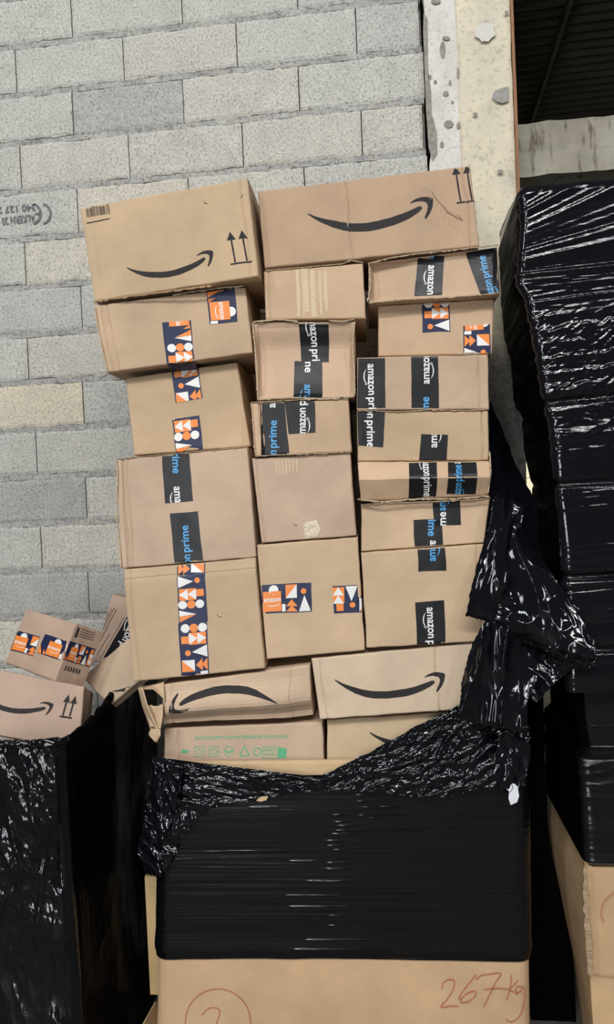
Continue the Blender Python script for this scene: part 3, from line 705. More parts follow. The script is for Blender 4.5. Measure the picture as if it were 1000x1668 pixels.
prime_tape(fC2, C2, [(583, 582), (626.8, 581), (628, 668), (582, 668.5)], [(598.7, 593, .03, 1, 98, 'w')])
prime_tape(fC2, C2, [(670, 581), (714, 580.6), (715, 668), (670, 668)], [(699.5, 625, 0, -1, 98, 'w'), (698.5, 744, 0, -1, 98, 'b')])
C3, fC3 = carton('yellowish box with short black tape above its bottom edge, right column', [(581, 670), (795, 668.5), (796.5, 750), (582.5, 752)], -.005, .42, YEL, 15, crease(.95, .008, .0015), vl=(.955,))
prime_tape(fC3, C3, [(582, 670.5), (626.8, 670.5), (624, 729), (583.7, 726)], [(598, 631, 0, 1, 98, 'w')])
prime_tape(fC3, C3, [(685.6, 706.6), (729.7, 708.7), (727.6, 749.6), (682.6, 749.8)], [(711.6, 729, 0, -1, 98, 'w')])
ragged(fC3, C3, [(582, 669), (650, 671), (700, 668), (760, 669), (796, 667)], .003, .002, seed=50)
C4, fC4 = carton('squashed low box folded along its middle with two black tapes, right column', [(582, 752.5), (798, 751), (795, 808), (588, 817)], -.025, .40, (194, 171, 141), 16, ridge(.034, .44, -.01))
prime_tape(fC4, C4, [(665.4, 754), (710.8, 753), (710, 812), (665.4, 813)], [(688, 741, .03, 1, 68, 'w')])
prime_tape(fC4, C4, [(728.9, 753), (775, 753), (775, 805), (726.8, 805)], [(750, 817, 0, -1, 60, 'b'), (749, 755, 0, -1, 60, 'w')])
ragged(fC4, C4, [(582, 813), (620, 818), (680, 813), (740, 813), (797, 808)], .005, .004, seed=55)
ragged(fC4, C4, [(797, 735), (799, 770), (794, 805)], .004, .006, seed=56)
C5, fC5 = carton('box with two staggered black tapes and tapered top, right column', [(588, 821.5), (799, 811.5), (789, 884), (588, 898.5)], -.0, .42, (192, 171, 142), 17, ridge(-.006, .1, .004))
prime_tape(fC5, C5, [(704.5, 816), (749.9, 814), (750.7, 854.6), (706.6, 856.7)], [(726, 932, 0, -1, 98, 'w'), (726, 832, 0, -1, 98, 'b')])
prime_tape(fC5, C5, [(673, 847), (719, 845), (721, 887), (675, 890)], [(697.0, 775.5, 0, 1, 98, 'b'), (700, 880, 0, 1, 98, 'w')])
ragged(fC5, C5, [(588, 822), (640, 819), (700, 817), (760, 815), (799, 811)], .003, .002, seed=58)
C6, fC6 = carton('tall box with one black tape at the top edge, one at the bottom, right column', [(588, 900.5), (788.5, 886), (797, 1044), (597, 1056)], -.015, .42, (192, 172, 142), 18, vl=(.94,))
prime_tape(fC6, C6, [(680, 895), (724.7, 892), (726.8, 929.4), (681.4, 931)], [(709.0, 914, 0, -1, 98, 'b')])
prime_tape(fC6, C6, [(676, 980.6), (723.4, 977.7), (725.5, 1048), (679.3, 1050)], [(695, 989, .04, 1, 98, 'w')])
# two lower courses
def d0f(u, v):
    return (.006 + .022 * sm(.15, .55, v) * sm(1.0, .8, u) - .045 * sm(.60, .95, v)) * sm(0, .05, u) - .004 * math.exp(-((u - .2) / .015) ** 2)
D0, fD0 = carton('torn box with an upside down curved arrow and ripped open left corner', [(264, 1115), (505, 1082), (509, 1171), (264, 1181)], .0, .44, (196, 176, 150), 19, d0f,
    prints=[('smile', ((453.6, 1144), (278, 1158)))], vl=(.07, .87))
D1, fD1 = carton('wide box with a thick curved arrow, lower right under the taped boxes', [(507, 1073), (800, 1044), (806, 1152), (521, 1172.5)], .0, .44, (204, 189, 163), 20, add(crease(.69, .012, .002), crease(.05, .01, .002)),
    prints=[('smile', ((544.9, 1106.6), (725.5, 1096.5)))], vl=(.045, .69, .91))
grn = []
def gr(bm): grn.append(('green', bm))
gr(text2d('DISPOSED & TIPS REPURPOSABLE AND RECYCLABLE BOX HOUSE', (468, 1197), (317, 1200), 7))
for cx in (325, 348): 
    for seg in ([(-8, -8), (0, -8), (8, -8)], [(8, -8), (8, 0), (8, 8)], [(8, 8), (0, 8), (-8, 8)], [(-8, 8), (-8, 0), (-8, -8)]): gr(stroke2d([(cx + a, 1224 + b) for a, b in seg], 1.1))
    gr(stroke2d([(cx + 5 * math.cos(t / 3), 1224 + 4 * math.sin(t / 3)) for t in range(20)], 1.3))
gr(stroke2d([(373 + 8 * math.cos(t / 3), 1224 + 8 * math.sin(t / 3)) for t in range(20)], 1.2)); gr(stroke2d([(367, 1222), (373, 1226), (379, 1222)], 3))
for a, b in (((390, 1231), (398, 1216)), ((398, 1216), (406, 1231)), ((406, 1231), (390, 1231))): gr(stroke2d([a, tuple((Vector(a) + Vector(b)) / 2), b], 2.0))
gr(stroke2d([(419 + 6 * math.cos(t / 3), 1225 + 6 * math.sin(t / 3)) for t in range(20)], 2.2))
gr(poly2d([(452, 1217), (467, 1220), (466, 1235), (452, 1235)])); gr(poly2d([(295, 1221), (307, 1221), (307, 1226), (295, 1226)]))
for seg in ([(428, 1217), (440, 1217), (452, 1217)], [(452, 1235), (440, 1235), (428, 1235)], [(428, 1217), (428, 1226), (428, 1235)]): gr(stroke2d(seg, 1.2))
gr(text2d('CLIMATE', (450, 1220), (430, 1220), 6)); gr(text2d('PLEDGED', (450, 1227), (430, 1227), 6))
E0, fE0 = carton('low pink box with small green recycling marks, lowest visible at left', [(267, 1187), (525, 1176), (530, 1275), (267, 1275)], .04, .44, (194, 174, 150), 21, crease(.08, .01, .002), prints=grn, vl=(.09,))
E1, fE1 = carton('box with only the tip of a curved arrow showing beside the diagonal film', [(532, 1173), (806, 1156), (810, 1275), (533, 1275)], .04, .44, (199, 181, 148), 22, prints=[('smile', ((601.6, 1191.9), (792, 1182)))])
# torn corner of the crushed box
def patchgrid(left, right, nr, nc, f, jag=0.0, seed=0):
    """left, right: lists of (px,py,Y); returns grid of world points; f(s,t,x,z)->offset toward the camera"""
    def samp(pl, t):
        L = [0]
        for i in range(len(pl) - 1): L.append(L[-1] + math.hypot(pl[i + 1][0] - pl[i][0], pl[i + 1][1] - pl[i][1]))
        d = t * L[-1]
        for i in range(len(pl) - 1):
            if d <= L[i + 1] + 1e-9:
                k = (d - L[i]) / max(1e-9, L[i + 1] - L[i]); return [pl[i][j] * (1 - k) + pl[i + 1][j] * k for j in range(3)]
        return list(pl[-1])
    rows = []
    for i in range(nr + 1):
        s = i / nr; a = samp(left, s); b = samp(right, s); row = []
        for j in range(nc + 1):
            t = j / nc; px, py, Y = [a[k] * (1 - t) + b[k] * t for k in range(3)]
            if jag:
                e = max(sm(.06, 0, t), sm(.94, 1, t)); px += jag * e * fbm(s * 14, t, seed, 3) * 2
                e = max(sm(.06, 0, s), sm(.94, 1, s)); py += jag * e * fbm(t * 14, s, seed + 4, 3) * 2
            p = at(px, py, Y); row.append(Vector((p.x, p.y, p.z)))
        rows.append(row)
    for i, r_ in enumerate(rows):
        for j, p in enumerate(r_):
            n = (CAM - p).normalized(); o = f(i / nr, j / nc, p.x, p.z); r_[j] = p + n * o
    return rows
ca = (200, 172, 140)
for i, (l, r_) in enumerate([([(226, 1120, -.68), (233, 1150, -.67), (243, 1178, -.67), (250, 1203, -.70)], [(233, 1119, -.70), (240, 1146, -.72), (252, 1174, -.73), (262, 1196, -.74)]),
                            ([(228, 1117, -.67), (255, 1114, -.70), (266, 1110, -.70)], [(230, 1122, -.69), (252, 1122, -.72), (270, 1142, -.72)]),
                            ([(236, 1152, -.69), (240, 1170, -.69), (246, 1185, -.72)], [(266, 1148, -.715), (266, 1165, -.725), (262, 1188, -.74)]),
                            ([(246, 1188, -.72), (243, 1196, -.73), (250, 1207, -.75)], [(262, 1188, -.74), (262, 1198, -.76), (256, 1208, -.74)])]):
    mb = MB(); mb.grid(patchgrid(l, r_, 14, 8, lambda s, t, x, z: .006 * fbm(x * 30, z * 30, i, 3), 2, i), cardboard(ca))
    o = mb.build('torn_flap', D0, True); sd = o.modifiers.new('s', 'SOLIDIFY'); sd.thickness = .004

# ---------------------------------------------------------------- films
def vor(x, z, s):
    d, _ = noise.voronoi(Vector((x, z, s))); return d[1] - d[0], d[0]
def crumple(x, z, seed, sx=14, sz=14, ang=0.0):
    c, s_ = math.cos(ang), math.sin(ang); u = (x * c + z * s_) * sx * .5; w_ = (-x * s_ + z * c) * sz * .5
    wx = .35 * noise.noise(Vector((u * .6, w_ * .6, seed + 20))); wz = .35 * noise.noise(Vector((u * .6 + 5, w_ * .6, seed + 30)))
    u += wx; w_ += wz; o = 0; a = 1.0
    for k in range(3):
        o += a * (.38 - abs(noise.noise(Vector((u, w_, seed + k * 7))))); cu, cw = u, w_
        u = (cu * .8 - cw * .6) * 2.1; w_ = (cu * .6 + cw * .8) * 2.1; a *= .42
    return o
FB_band = film('stretch_film_band', (0.25, 1, 10), (0, 0, 0), .26, .03, .09)
FB_right = film('stretch_film_right', (0.7, 1, 9), (0, math.radians(9), 0), .24, .2, .07, (.005, .004, .006))
FB_side = film('stretch_film_side', (3, 0.7, 7), (0, 0, 0), .9, .9, .40, (.002, .002, .002), .10)  # film copy for side faces, shade put in: blacker tint, reflections damped
FB_side2 = film('stretch_film_side_gloss', (5, 5, 1.6), (math.radians(-35), 0, 0), .55, .35, .22, (.002, .002, .003), .16)  # glossier copy for the left bin's side, also darkened to keep it black
FB_crum = film('crumpled_film', (2.2, 2.2, 2.2), (0, 0, 0), .22, .3, .06, (.004, .004, .006))
FB_left = film('stretch_film_left', (5, 3, 1.3), (0, math.radians(-14), 0), .45, .6, .07)

# ---- main pallet box
base = (P0 + EX * .6 + BACK * .3); base.z = 0
bin_ = thing('pallet_box', 'big tan pallet box marked 267 kg and wrapped in torn black film', 'box', base)
tl, tr = st(257, 1237, .012), st(861, 1237, .012); bw = (tr - tl).dot(EX)
def binpt(s, z):                              # s: path length from back-left around the front to back-right
    D = .58; r = .045
    x0 = tl
    segs = [(-BACK, D - r)]
    L1 = D - r; L2 = math.pi / 2 * r; L3 = bw - 2 * r; tot = 2 * L1 + 2 * L2 + L3
    d = s * tot; o = Vector((tl.x, tl.y, 0))
    if d < L1: return o + BACK * (D - d), -EX
    d -= L1
    if d < L2: a = d / r; return o + EX * (r - r * math.cos(a)) + BACK * (r - r * math.sin(a)), (-EX * math.cos(a) - BACK * math.sin(a))
    d -= L2
    if d < L3: return o + EX * (r + d), -BACK
    d -= L3
    if d < L2: a = d / r; return o + EX * (bw - r + r * math.sin(a)) + BACK * (r - r * math.cos(a)), (EX * math.sin(a) - BACK * math.cos(a))
    d -= L2; return o + EX * bw + BACK * (r + d), EX
def lean(q):                                   # the loaded bin leans and bulges a little towards its foot
    u = (q - tl).dot(EX) / bw; k = .062 * (1 - u) + .022 * u
    return q + EX * ((q.z - ztop) * k)
ztop = st(500, 1238, .012).z; zband = st(560, 1566, .0).z
mb = MB(); rows = []
for i in range(30):
    z = ztop * (1 - i / 29); row = []
    for j in range(161):
        p, n = binpt(j / 160, z); q = p + n * (.002 * fbm(p.x * 4, z * 4, p.y * 4)); q.z = z; q = lean(q)
        row.append(q)
    rows.append(row)
mb.grid(rows, cardboard((206, 172, 134)), flip=True)
mb.grid([[p - (n * .006) + Vector((0, 0, ztop)) for p, n in [binpt(j / 160, 0) for j in range(161)]], [p - (n * .006) + Vector((0, 0, ztop - .4)) for p, n in [binpt(j / 160, 0) for j in range(161)]]], cardboard((206, 172, 134)))
# top flap standing up behind the wrap
q4 = [st(300, 1241, .007), st(582, 1238, .007), st(590, 1272, .007), st(300, 1272, .007)]
BF = Face(st(252, 1400, .012), st(862, 1400, .012), st(862, 1690, .012), st(252, 1690, .012), amp=0, r=1e-4)
# red marker writing
Z6 = lambda x, y: (700 + x / 2.837, 1080 + y / 2.837)
for pl in ([(55, 1502), (62, 1475), (88, 1460), (113, 1470), (106, 1508), (80, 1550), (52, 1582), (58, 1588), (92, 1583), (132, 1583)],
           [(214, 1438), (172, 1488), (137, 1540), (146, 1565), (180, 1560), (212, 1532), (205, 1514), (172, 1524), (143, 1552)],
           [(214, 1460), (235, 1442), (270, 1436), (327, 1432), (300, 1480), (272, 1538), (249, 1586)], [(250, 1506), (310, 1501), (362, 1505)],
           [(377, 1438), (371, 1495), (354, 1556)], [(408, 1462), (385, 1488), (368, 1508), (392, 1520), (404, 1530)],
           [(428, 1494), (404, 1492), (397, 1512), (412, 1520), (434, 1496), (438, 1540), (428, 1602), (402, 1642), (372, 1656), (350, 1640)]):
    BF.lay(mb, stroke2d([Z6(*p) for p in pl], 2.1), MARKER(), .0032)
BF.lay(mb, stroke2d([(355 + 53 * math.cos(t), 1664 + 54 * math.sin(t)) for t in [math.radians(a) for a in range(170, 375, 12)]], 1.8), MARKER(), .0032)
BF.lay(mb, stroke2d([(329, 1652), (342, 1641), (358, 1645), (352, 1668), (345, 1685)], 1.8), MARKER(), .0032)
mb.build('box_body', bin_)
ff = Face(*q4, amp=.001, r=.002)
mb = MB(); mb.grid([[ff.pos(u / 20, v / 6) for u in range(21)] for v in range(7)], cardboard((212, 182, 142)), flip=True)
mb.grid([[p.copy() + BACK * 0 for p in [ff.pos(u / 20, 0) for u in range(21)]], [ff.pos(u / 20, 0) + BACK * .006 for u in range(21)]], cardboard((212, 182, 142)))
mb.build('top_flap', bin_)
# smooth wrapped band
PLE = []
for a_, b_, y_ in [(555, 595, 175), (575, 650, 205), (565, 665, 225), (590, 602, 232), (510, 710, 262), (500, 545, 270), (490, 535, 342), (490, 528, 357), (450, 532, 387), (390, 525, 422), (400, 543, 450),
                   (500, 525, 473), (500, 525, 497), (445, 745, 532), (420, 565, 555), (665, 745, 563), (640, 715, 578), (630, 690, 587), (800, 822, 227), (840, 922, 230), (502, 522, 223), (505, 527, 240), (515, 552, 250),
                   (490, 520, 287), (490, 520, 300), (505, 520, 310), (400, 460, 338), (300, 345, 205), (560, 640, 190)]:
    q0_ = st(220 + a_ / 1.515, 1180 + y_ / 1.515, 0); q1_ = st(220 + b_ / 1.515, 1180 + y_ / 1.515, 0); PLE.append(((q0_ - P0).dot(EX), (q1_ - P0).dot(EX), q0_.z))
mb = MB(); rows = []; z1 = st(560, 1262, 0).z
for i in range(481):
    row = []
    for j in range(281):
        p, n = binpt(j / 280, 0); X = (p - P0).dot(EX)
        zb_ = zband + .006 * math.sin(X * 3) + .004 * fbm(X * 3, 0, 1) ; zt_ = z1
        t = i / 480; z = zb_ + (zt_ - zb_) * t
        o = .010 + .0016 * fbm(X * 1.2, z * 12, 3, 2) - .0015 * abs(noise.noise(Vector((X * 1.6, z * 55, 2)))) * sm(.1, .6, noise.noise(Vector((X * 1.5, z * 6, 8))) + .5) - .006 * sm(.05, 0, t)
        o += .006 * sm(.15, .05, t) * .5
        for xa_, xb_, zz_ in PLE:
            if abs(z - zz_) < .012 and xa_ - .03 < X < xb_ + .03:
                o += .0017 * math.exp(-((z - zz_ - .002 * noise.noise(Vector((X * 6, zz_, 3)))) / .0026) ** 2) * sm(xa_ - .02, xa_ + .01, X) * sm(xb_ + .02, xb_ - .01, X)
        q = p + n * o; q.z = z; row.append(lean(q))
    rows.append(row)
mb.grid(rows, FB_band)
mb.build('stretch_film', bin_, True)
# torn collar, left part and right triangular part
def Ys(px, d=0.0): return st(px, 1250, d).y
def fold(amp, seed, sx, sz, ang): return lambda s, t, x, z: amp * crumple(x, z, seed, sx, sz, ang) * min(1, 14 * min(s, 1 - s) + .5)
YL = Ys
def sheet(name, parent, left, right, nr, nc, f, mat, jag=3, seed=0):
    mb = MB(); mb.grid(patchgrid(left, right, nr, nc, f, jag, seed), mat, flip=True); return mb.build(name, parent, True)
def yy(pts, d): return [(x, y, st(x, y, d).y) for x, y in pts]
sheet('torn_film_collar', bin_, yy([(248, 1232), (330, 1243), (430, 1255), (535, 1268)], -.018), yy([(262, 1348), (340, 1318), (420, 1302), (540, 1284)], -.014), 220, 90, fold(.020, 1, 16, 54, math.radians(-8)), FB_crum, 2, 1)
sheet('torn_film_collar', bin_, yy([(524, 1264), (600, 1226), (680, 1182), (750, 1148), (860, 1130)], -.020), yy([(528, 1288), (620, 1290), (700, 1302), (780, 1290), (856, 1280)], -.014), 260, 170, fold(.020, 5, 24, 52, math.radians(24)), FB_crum, 2.5, 2)
sheet('torn_film_collar', bin_, yy([(246, 1234), (236, 1330), (224, 1385), (238, 1424)], -.0), yy([(300, 1245), (285, 1330), (262, 1372), (262, 1430)], -.03), 170, 70, fold(.045, 8, 22, 14, .3), FB_crum, 2, 3)
sheet('torn_film_collar', bin_, yy([(262, 1300), (258, 1350), (256, 1390), (262, 1428)], -.022), yy([(362, 1302), (318, 1338), (292, 1372), (276, 1412)], -.016), 110, 80, fold(.022, 12, 22, 26, -.7), FB_crum, 3, 9)
# hanging bundle at right
def yv(pts): return [(x, y, st(x, y, d).y) for x, y, d in pts]
bund = lambda n, l, r_, nr, nc, f, seed: sheet(n, bin_, yv(l), yv(r_), nr, nc, f, FB_crum, 1.3, seed)
bund('hanging_film', [(797, 655, .10), (796, 760, .05), (792, 860, .0), (790, 960, -.02), (795, 1040, -.03)], [(800, 655, .22), (842, 760, .2), (876, 825, .12), (876, 900, .04), (880, 1040, -.02)], 200, 60, fold(.05, 11, 9, 4, .2), 11)
bund('hanging_film', [(806, 800, -.03), (792, 870, -.05), (774, 930, -.07), (758, 1003, -.08)], [(852, 820, .0), (850, 880, -.04), (826, 950, -.06), (800, 1014, -.07)], 160, 70, fold(.05, 13, 14, 6, -.25), 13)
bund('hanging_film', [(838, 845, -.02), (822, 930, -.05), (800, 1000, -.06), (810, 1030, -.05)], [(866, 880, .0), (905, 945, -.08), (952, 1005, -.13), (968, 1082, -.15)], 200, 130, fold(.06, 15, 11, 7, .7), 15)
bund('hanging_film', [(802, 985, -.05), (820, 1012, -.06), (850, 1045, -.07)], [(966, 1040, -.13), (972, 1060, -.15), (966, 1092, -.15)], 80, 130, fold(.05, 16, 20, 14, -.3), 16)
bund('hanging_film', [(792, 1008, -.06), (768, 1050, -.08), (752, 1110, -.09), (747, 1172, -.10)], [(870, 1010, -.05), (892, 1080, -.06), (862, 1130, -.08), (848, 1192, -.09)], 170, 120, fold(.06, 17, 15, 6, -.1), 17)
bund('hanging_film', [(850, 1060, -.04), (862, 1090, -.05), (855, 1130, -.06)], [(962, 1070, -.13), (905, 1110, -.09), (875, 1145, -.07)], 70, 100, fold(.045, 19, 16, 16, .9), 19)
bund('hanging_film', [(815, 1185, -.04), (808, 1230, -.05), (802, 1262, -.05), (816, 1285, -.05)], [(862, 1180, -.02), (864, 1230, -.03), (858, 1262, -.04), (846, 1290, -.04)], 90, 60, fold(.05, 21, 16, 14, .1), 21)
# torn paper label
mb = MB(); F = Face(st(815, 1262, -.055), st(848, 1262, -.055), st(848, 1315, -.055), st(815, 1315, -.055), amp=.004, r=.001)
F.lay(mb, poly2d([(820, 1282), (827, 1266), (843, 1281), (845, 1296), (842, 1307), (832, 1312), (828, 1300), (829, 1289)]), plain('white_paper', (222, 224, 228), .7, .3, 60, .05), 0)
F.lay(mb, stroke2d([(826, 1274), (832, 1276), (835, 1283), (830, 1290)], 1.2), INK(), .0006); F.lay(mb, stroke2d([(833, 1272), (827, 1281), (824, 1284)], 1.2), INK(), .0006)
mb.build('paper_label', bin_)
mb = MB(); F = Face(st(412, 1292, -.035), st(440, 1292, -.035), st(440, 1308, -.035), st(412, 1308, -.035), amp=.002, r=.001)
F.lay(mb, poly2d([(417, 1304), (424, 1297), (436, 1296), (434, 1303), (424, 1306)]), cardboard((214, 180, 140)), 0); mb.build('cardboard_scrap', bin_)

# ---- right wrapped load
def prof(pl, z):                              # pl: list of (z, x, y) sorted descending z
    if z >= pl[0][0]: return pl[0][1], pl[0][2]
    for a, b in zip(pl, pl[1:]):
        if z >= b[0]:
            k = (a[0] - z) / (a[0] - b[0]); return a[1] + (b[1] - a[1]) * k, a[2] + (b[2] - a[2]) * k
    return pl[-1][1], pl[-1][2]
def mkprof(pts, Y):
    out = [];
    for px, py in pts: p = at(px, py, Y); out.append((p.z, p.x, Y))
    return out
YF = -.72
rl = thing('wrapped_pallet_load', 'tall black film wrapped load on a cardboard box at the right edge', 'wrapped load', (at(1000, 1000, YF).x + .3, -.45, 0))
Fp = mkprof([(842, 300), (846, 365), (838, 463), (852, 484), (866, 545), (876, 603), (882, 655), (896, 707), (900, 784), (905, 828), (912, 892), (918, 1000), (922, 1130)], YF)
Bp = mkprof([(800, 310), (813, 418), (817, 497), (821, 550), (833, 590), (837, 650), (840, 664), (848, 672), (856, 741), (866, 791), (872, 900), (880, 1130)], -.14)
def load(Fp, Bp, z0, z1, nr, mat, f, parent, name, xr_=1.35, npath=420, rr=.035, side=None, dzb=0.0):
    rows = []
    for i in range(nr + 1):
        z = z0 + (z1 - z0) * i / nr; fx, fy = prof(Fp, z); bx, by = prof(Bp, z); row = []
        A = Vector((bx, by, 0)); B = Vector((fx, fy, 0)); Lc = (B - A).length; dirs = (B - A).normalized()
        C = Vector((fx + xr_, fy + .02, 0))
        ns = npath // 4
        pts = []
        for j in range(ns): pts.append(A + dirs * (Lc - rr) * j / ns)
        for j in range(14):
            t = j / 14; p0_, p1_, p2_ = B - dirs * rr, B, B + Vector((rr, 0, 0)); pts.append(p0_ * (1 - t) ** 2 + p1_ * 2 * t * (1 - t) + p2_ * t * t)
        for j in range(npath - ns + 1): pts.append(B + Vector((rr, 0, 0)) + (C - B - Vector((rr, 0, 0))) * j / (npath - ns))
        for j, p in enumerate(pts):
            q0 = pts[max(0, j - 1)]; q1 = pts[min(len(pts) - 1, j + 1)]; d = (q1 - q0).normalized(); n = Vector((d.y, -d.x, 0))
            o = f(p, z, (z - z0) / (z1 - z0)); q = p + n * o; q.z = z + dzb * max(0, 1 - j / ns) * (i / nr); row.append(q)
        rows.append(row)
    mb = MB(); k = npath // 4 + 4; mb.grid([r_[:k + 1] for r_ in rows], side or mat, flip=(z1 < z0)); mb.grid([r_[k:] for r_ in rows], mat, flip=(z1 < z0))
    return mb, rows
zt_ = at(842, 303, YF).z; zm_ = at(960, 1128, YF).z
def rf(p, z, t):
    x = p.x; front = 1 if p.y < YF + .02 else .5
    a = math.radians(10) ; h1 = at(900, 655, YF).z; h2 = at(900, 480, YF).z
    zo = at(838, 463, YF).z; xo = at(838, 463, YF).x - .42
    fan = sm(zo - .02, zo + .05, z); th = math.atan2(z - zo, max(.05, x - xo)); rr_ = math.hypot(x - xo, z - zo)
    w1 = .8 * th; w2 = z - .07 * (x - xo); w_ = w2 - zo if z < zo - .02 else (w1 * fan + (w2 - zo) * (1 - fan)); u = rr_
    wr = .10 * noise.noise(Vector((x * 2.5, z * 3.5, 0)))
    mk = sm(-.1, .35, noise.noise(Vector((x * 3.5, z * 7, 15))))
    o = .004 * noise.noise(Vector((u * .6, w_ * 5, 1))) + .0075 * max(0, noise.noise(Vector((u * .9, w_ * 30 + wr, 4))) + .02) + .0042 * max(0, noise.noise(Vector((u * 1.8 + wr, w_ * 70 + wr, 6))) - .0) * (.35 + .65 * mk) + .0022 * max(0, noise.noise(Vector((u * 9, w_ * 120, 9)))) * mk
    m = sm(h1 - .03, h1 + .02, z) * sm(h2 - .0, h2 - .1, z)
    o += m * .0055 * crumple(x, z, 31, 40, 90, .5)
    m2 = sm(h1 - .25, h1 - .1, z) * sm(h1, h1 - .04, z); o += m2 * .005 * crumple(x, z, 33, 20, 60, .05)
    for py in (655, 790, 940, 1060):
        zz = at(900, py, YF).z + .05 * (x - 2.0) * (1 if py == 655 else .2); o -= .012 * math.exp(-((z - zz) / .012) ** 2)
    return o * (front if front < 1 else 1) - .014 * max(0, 1 - t / .018) ** 2
mb, rows = load(Fp, Bp, zt_, zm_, 620, FB_right, rf, rl, 'f', side=FB_side)
top = rows[0]; fx = top[0]
cap = []
for k in range(90):
    t = (k / 89) ** 1.5
    cap.append([Vector((p.x + (0.0 if j else 0), p.y + (-.10 - p.y) * t, p.z + .045 * math.sin(t * 1.8) * sm(0, 40, j) + (.012 * noise.noise(Vector((p.x * 3, t * 4 + p.z, 5))) + .010 * max(0, noise.noise(Vector((p.x * 2.5 + t * 3, t * 16, 7)))) + .004 * max(0, noise.noise(Vector((p.x * 6, t * 40, 3))))) * min(1, t * 6) + .10 * sm(0, 1.3, p.x - fx.x) * t * 1.2)) for j, p in enumerate(top)])
mb.grid(cap, FB_right)
mb.build('stretch_film', rl, True)
mb = MB()
# second, lower band
Fp2 = mkprof([(925, 1100), (930, 1180), (943, 1238), (948, 1330), (953, 1416)], YF + .01)
Bp2 = mkprof([(884, 1100), (889, 1180), (893, 1291), (905, 1330), (930, 1416)], -.16)
Bp2 = [(z, x, y) for z, x, y in mkprof([(884, 1100), (888, 1180), (890, 1291), (895, 1416)], -.16)]
def rf2(p, z, t):
    h = at(950, 1240, YF).z
    return .004 * noise.noise(Vector((p.x * 1, z * 12, 8))) + .0035 * max(0, noise.noise(Vector((p.x * 1.4, z * 50, 9)))) - .05 * sm(h - .004, h + .03, z) * (.5 if p.y > YF + .05 else 1) + (.012 * crumple(p.x, z, 41, 10, 40, 0) * sm(h + .03, h - .02, z) * sm(h - .16, h - .05, z)) - .012 * sm(.97, 1, t)
zl = at(953, 1416, YF).z
mb2, rws = load(Fp2, Bp2, zm_ + .03, zl, 220, film('stretch_film_lower', (0.6, 1, 9), (0, 0, 0), .6, .3, .2), rf2, rl, 'f', xr_=1.2, side=FB_side, dzb=at(890, 1296, -.16).z - zl)
mb2.build('stretch_film', rl, True)
# cardboard box below
Fp3 = mkprof([(950, 1100), (952, 1400), (955, 1500), (966, 1668), (975, 1750)], YF + .03)
Bp3 = mkprof([(889, 1100), (893, 1300), (897, 1397), (911, 1468), (929, 1538), (943, 1640), (946, 1750)], -.2)
Fp3 = [(z, x, y) for z, x, y in Fp3]
mb3, rws = load(Fp3, Bp3, at(900, 1240, YF).z, 0.0, 120, cardboard((202, 168, 128)), lambda p, z, t: .002 * fbm(p.x * 5, p.y * 5, z * 5) - (.012 if p.y > YF + .05 else 0) * sm(at(900, 1480, YF).z, at(900, 1400, YF).z, z), rl, 'b', xr_=1.15, rr=.004, npath=120)
F = Face(at(955, 1400, YF + .02), at(1100, 1400, YF + .02), at(1100, 1668, YF + .02), at(955, 1668, YF + .02), amp=0, r=1e-4)
F.lay(mb3, stroke2d([(1003, 1452), (985, 1468), (979, 1490), (984, 1502)], 1.6), MARKER(), .0)
F.lay(mb3, stroke2d([(966, 1587), (985, 1590), (1010, 1592)], 1.4), plain('crease_line', (150, 118, 86), .9, .1), .0)
mb3.build('box_body', rl)
mb = MB()
l = [(951, 1412, YF), (950, 1460, YF), (954, 1540, YF), (958, 1588, YF)]; r_ = [(955, 1412, YF - .004), (958, 1460, YF - .006), (964, 1540, YF - .006), (966, 1590, YF - .002)]
mb.grid(patchgrid(l, r_, 60, 5, lambda s, t, x, z: .004 * fbm(z * 60, x * 20, 2, 3), 1.2, 4), cardboard((176, 150, 120)), flip=True)
o = mb.build('torn_edge', rl); 

# ---- dark load added to keep the gap behind black
gp = thing('wrapped_pallet_load', 'added dark load that blackens the gap between the pallet box and right load', 'wrapped load', (at(870, 1400, -.2).x, -.2, 0))
mb = MB(); rows = []
gx0, gxt, gxb = at(852, 1300, -.30).x, at(891, 1300, -.30).x, at(938, 1668, -.30).x; gz = at(880, 1128, -.3).z
for i in range(60):
    z = gz * (1 - i / 59); gx1 = gxt + (gxb - gxt) * sm(gz * .62, gz * .15, z); rows.append([Vector((x + .004 * fbm(z * 6, x, 1), y + .004 * fbm(x * 20, z * 20, 2, 2), z)) for x, y in [(gx0, -.06), (gx0, -.2), (gx0, -.29)] + [(gx0 + (gx1 - gx0) * k / 10, -.30) for k in range(11)] + [(gx1, -.2), (gx1, -.06)]])
mb.grid(rows, FB_side, flip=True); mb.grid([rows[0][:3] + rows[0][3:], [Vector((p.x, -.06, p.z)) for p in rows[0]]], FB_side); mb.build('stretch_film', gp, True)
mb = MB(); mb.box((gx0 + .01, -.28, 0), (gxt - .01, -.07, gz - .01), cardboard((120, 96, 72))); mb.build('box_body', gp)

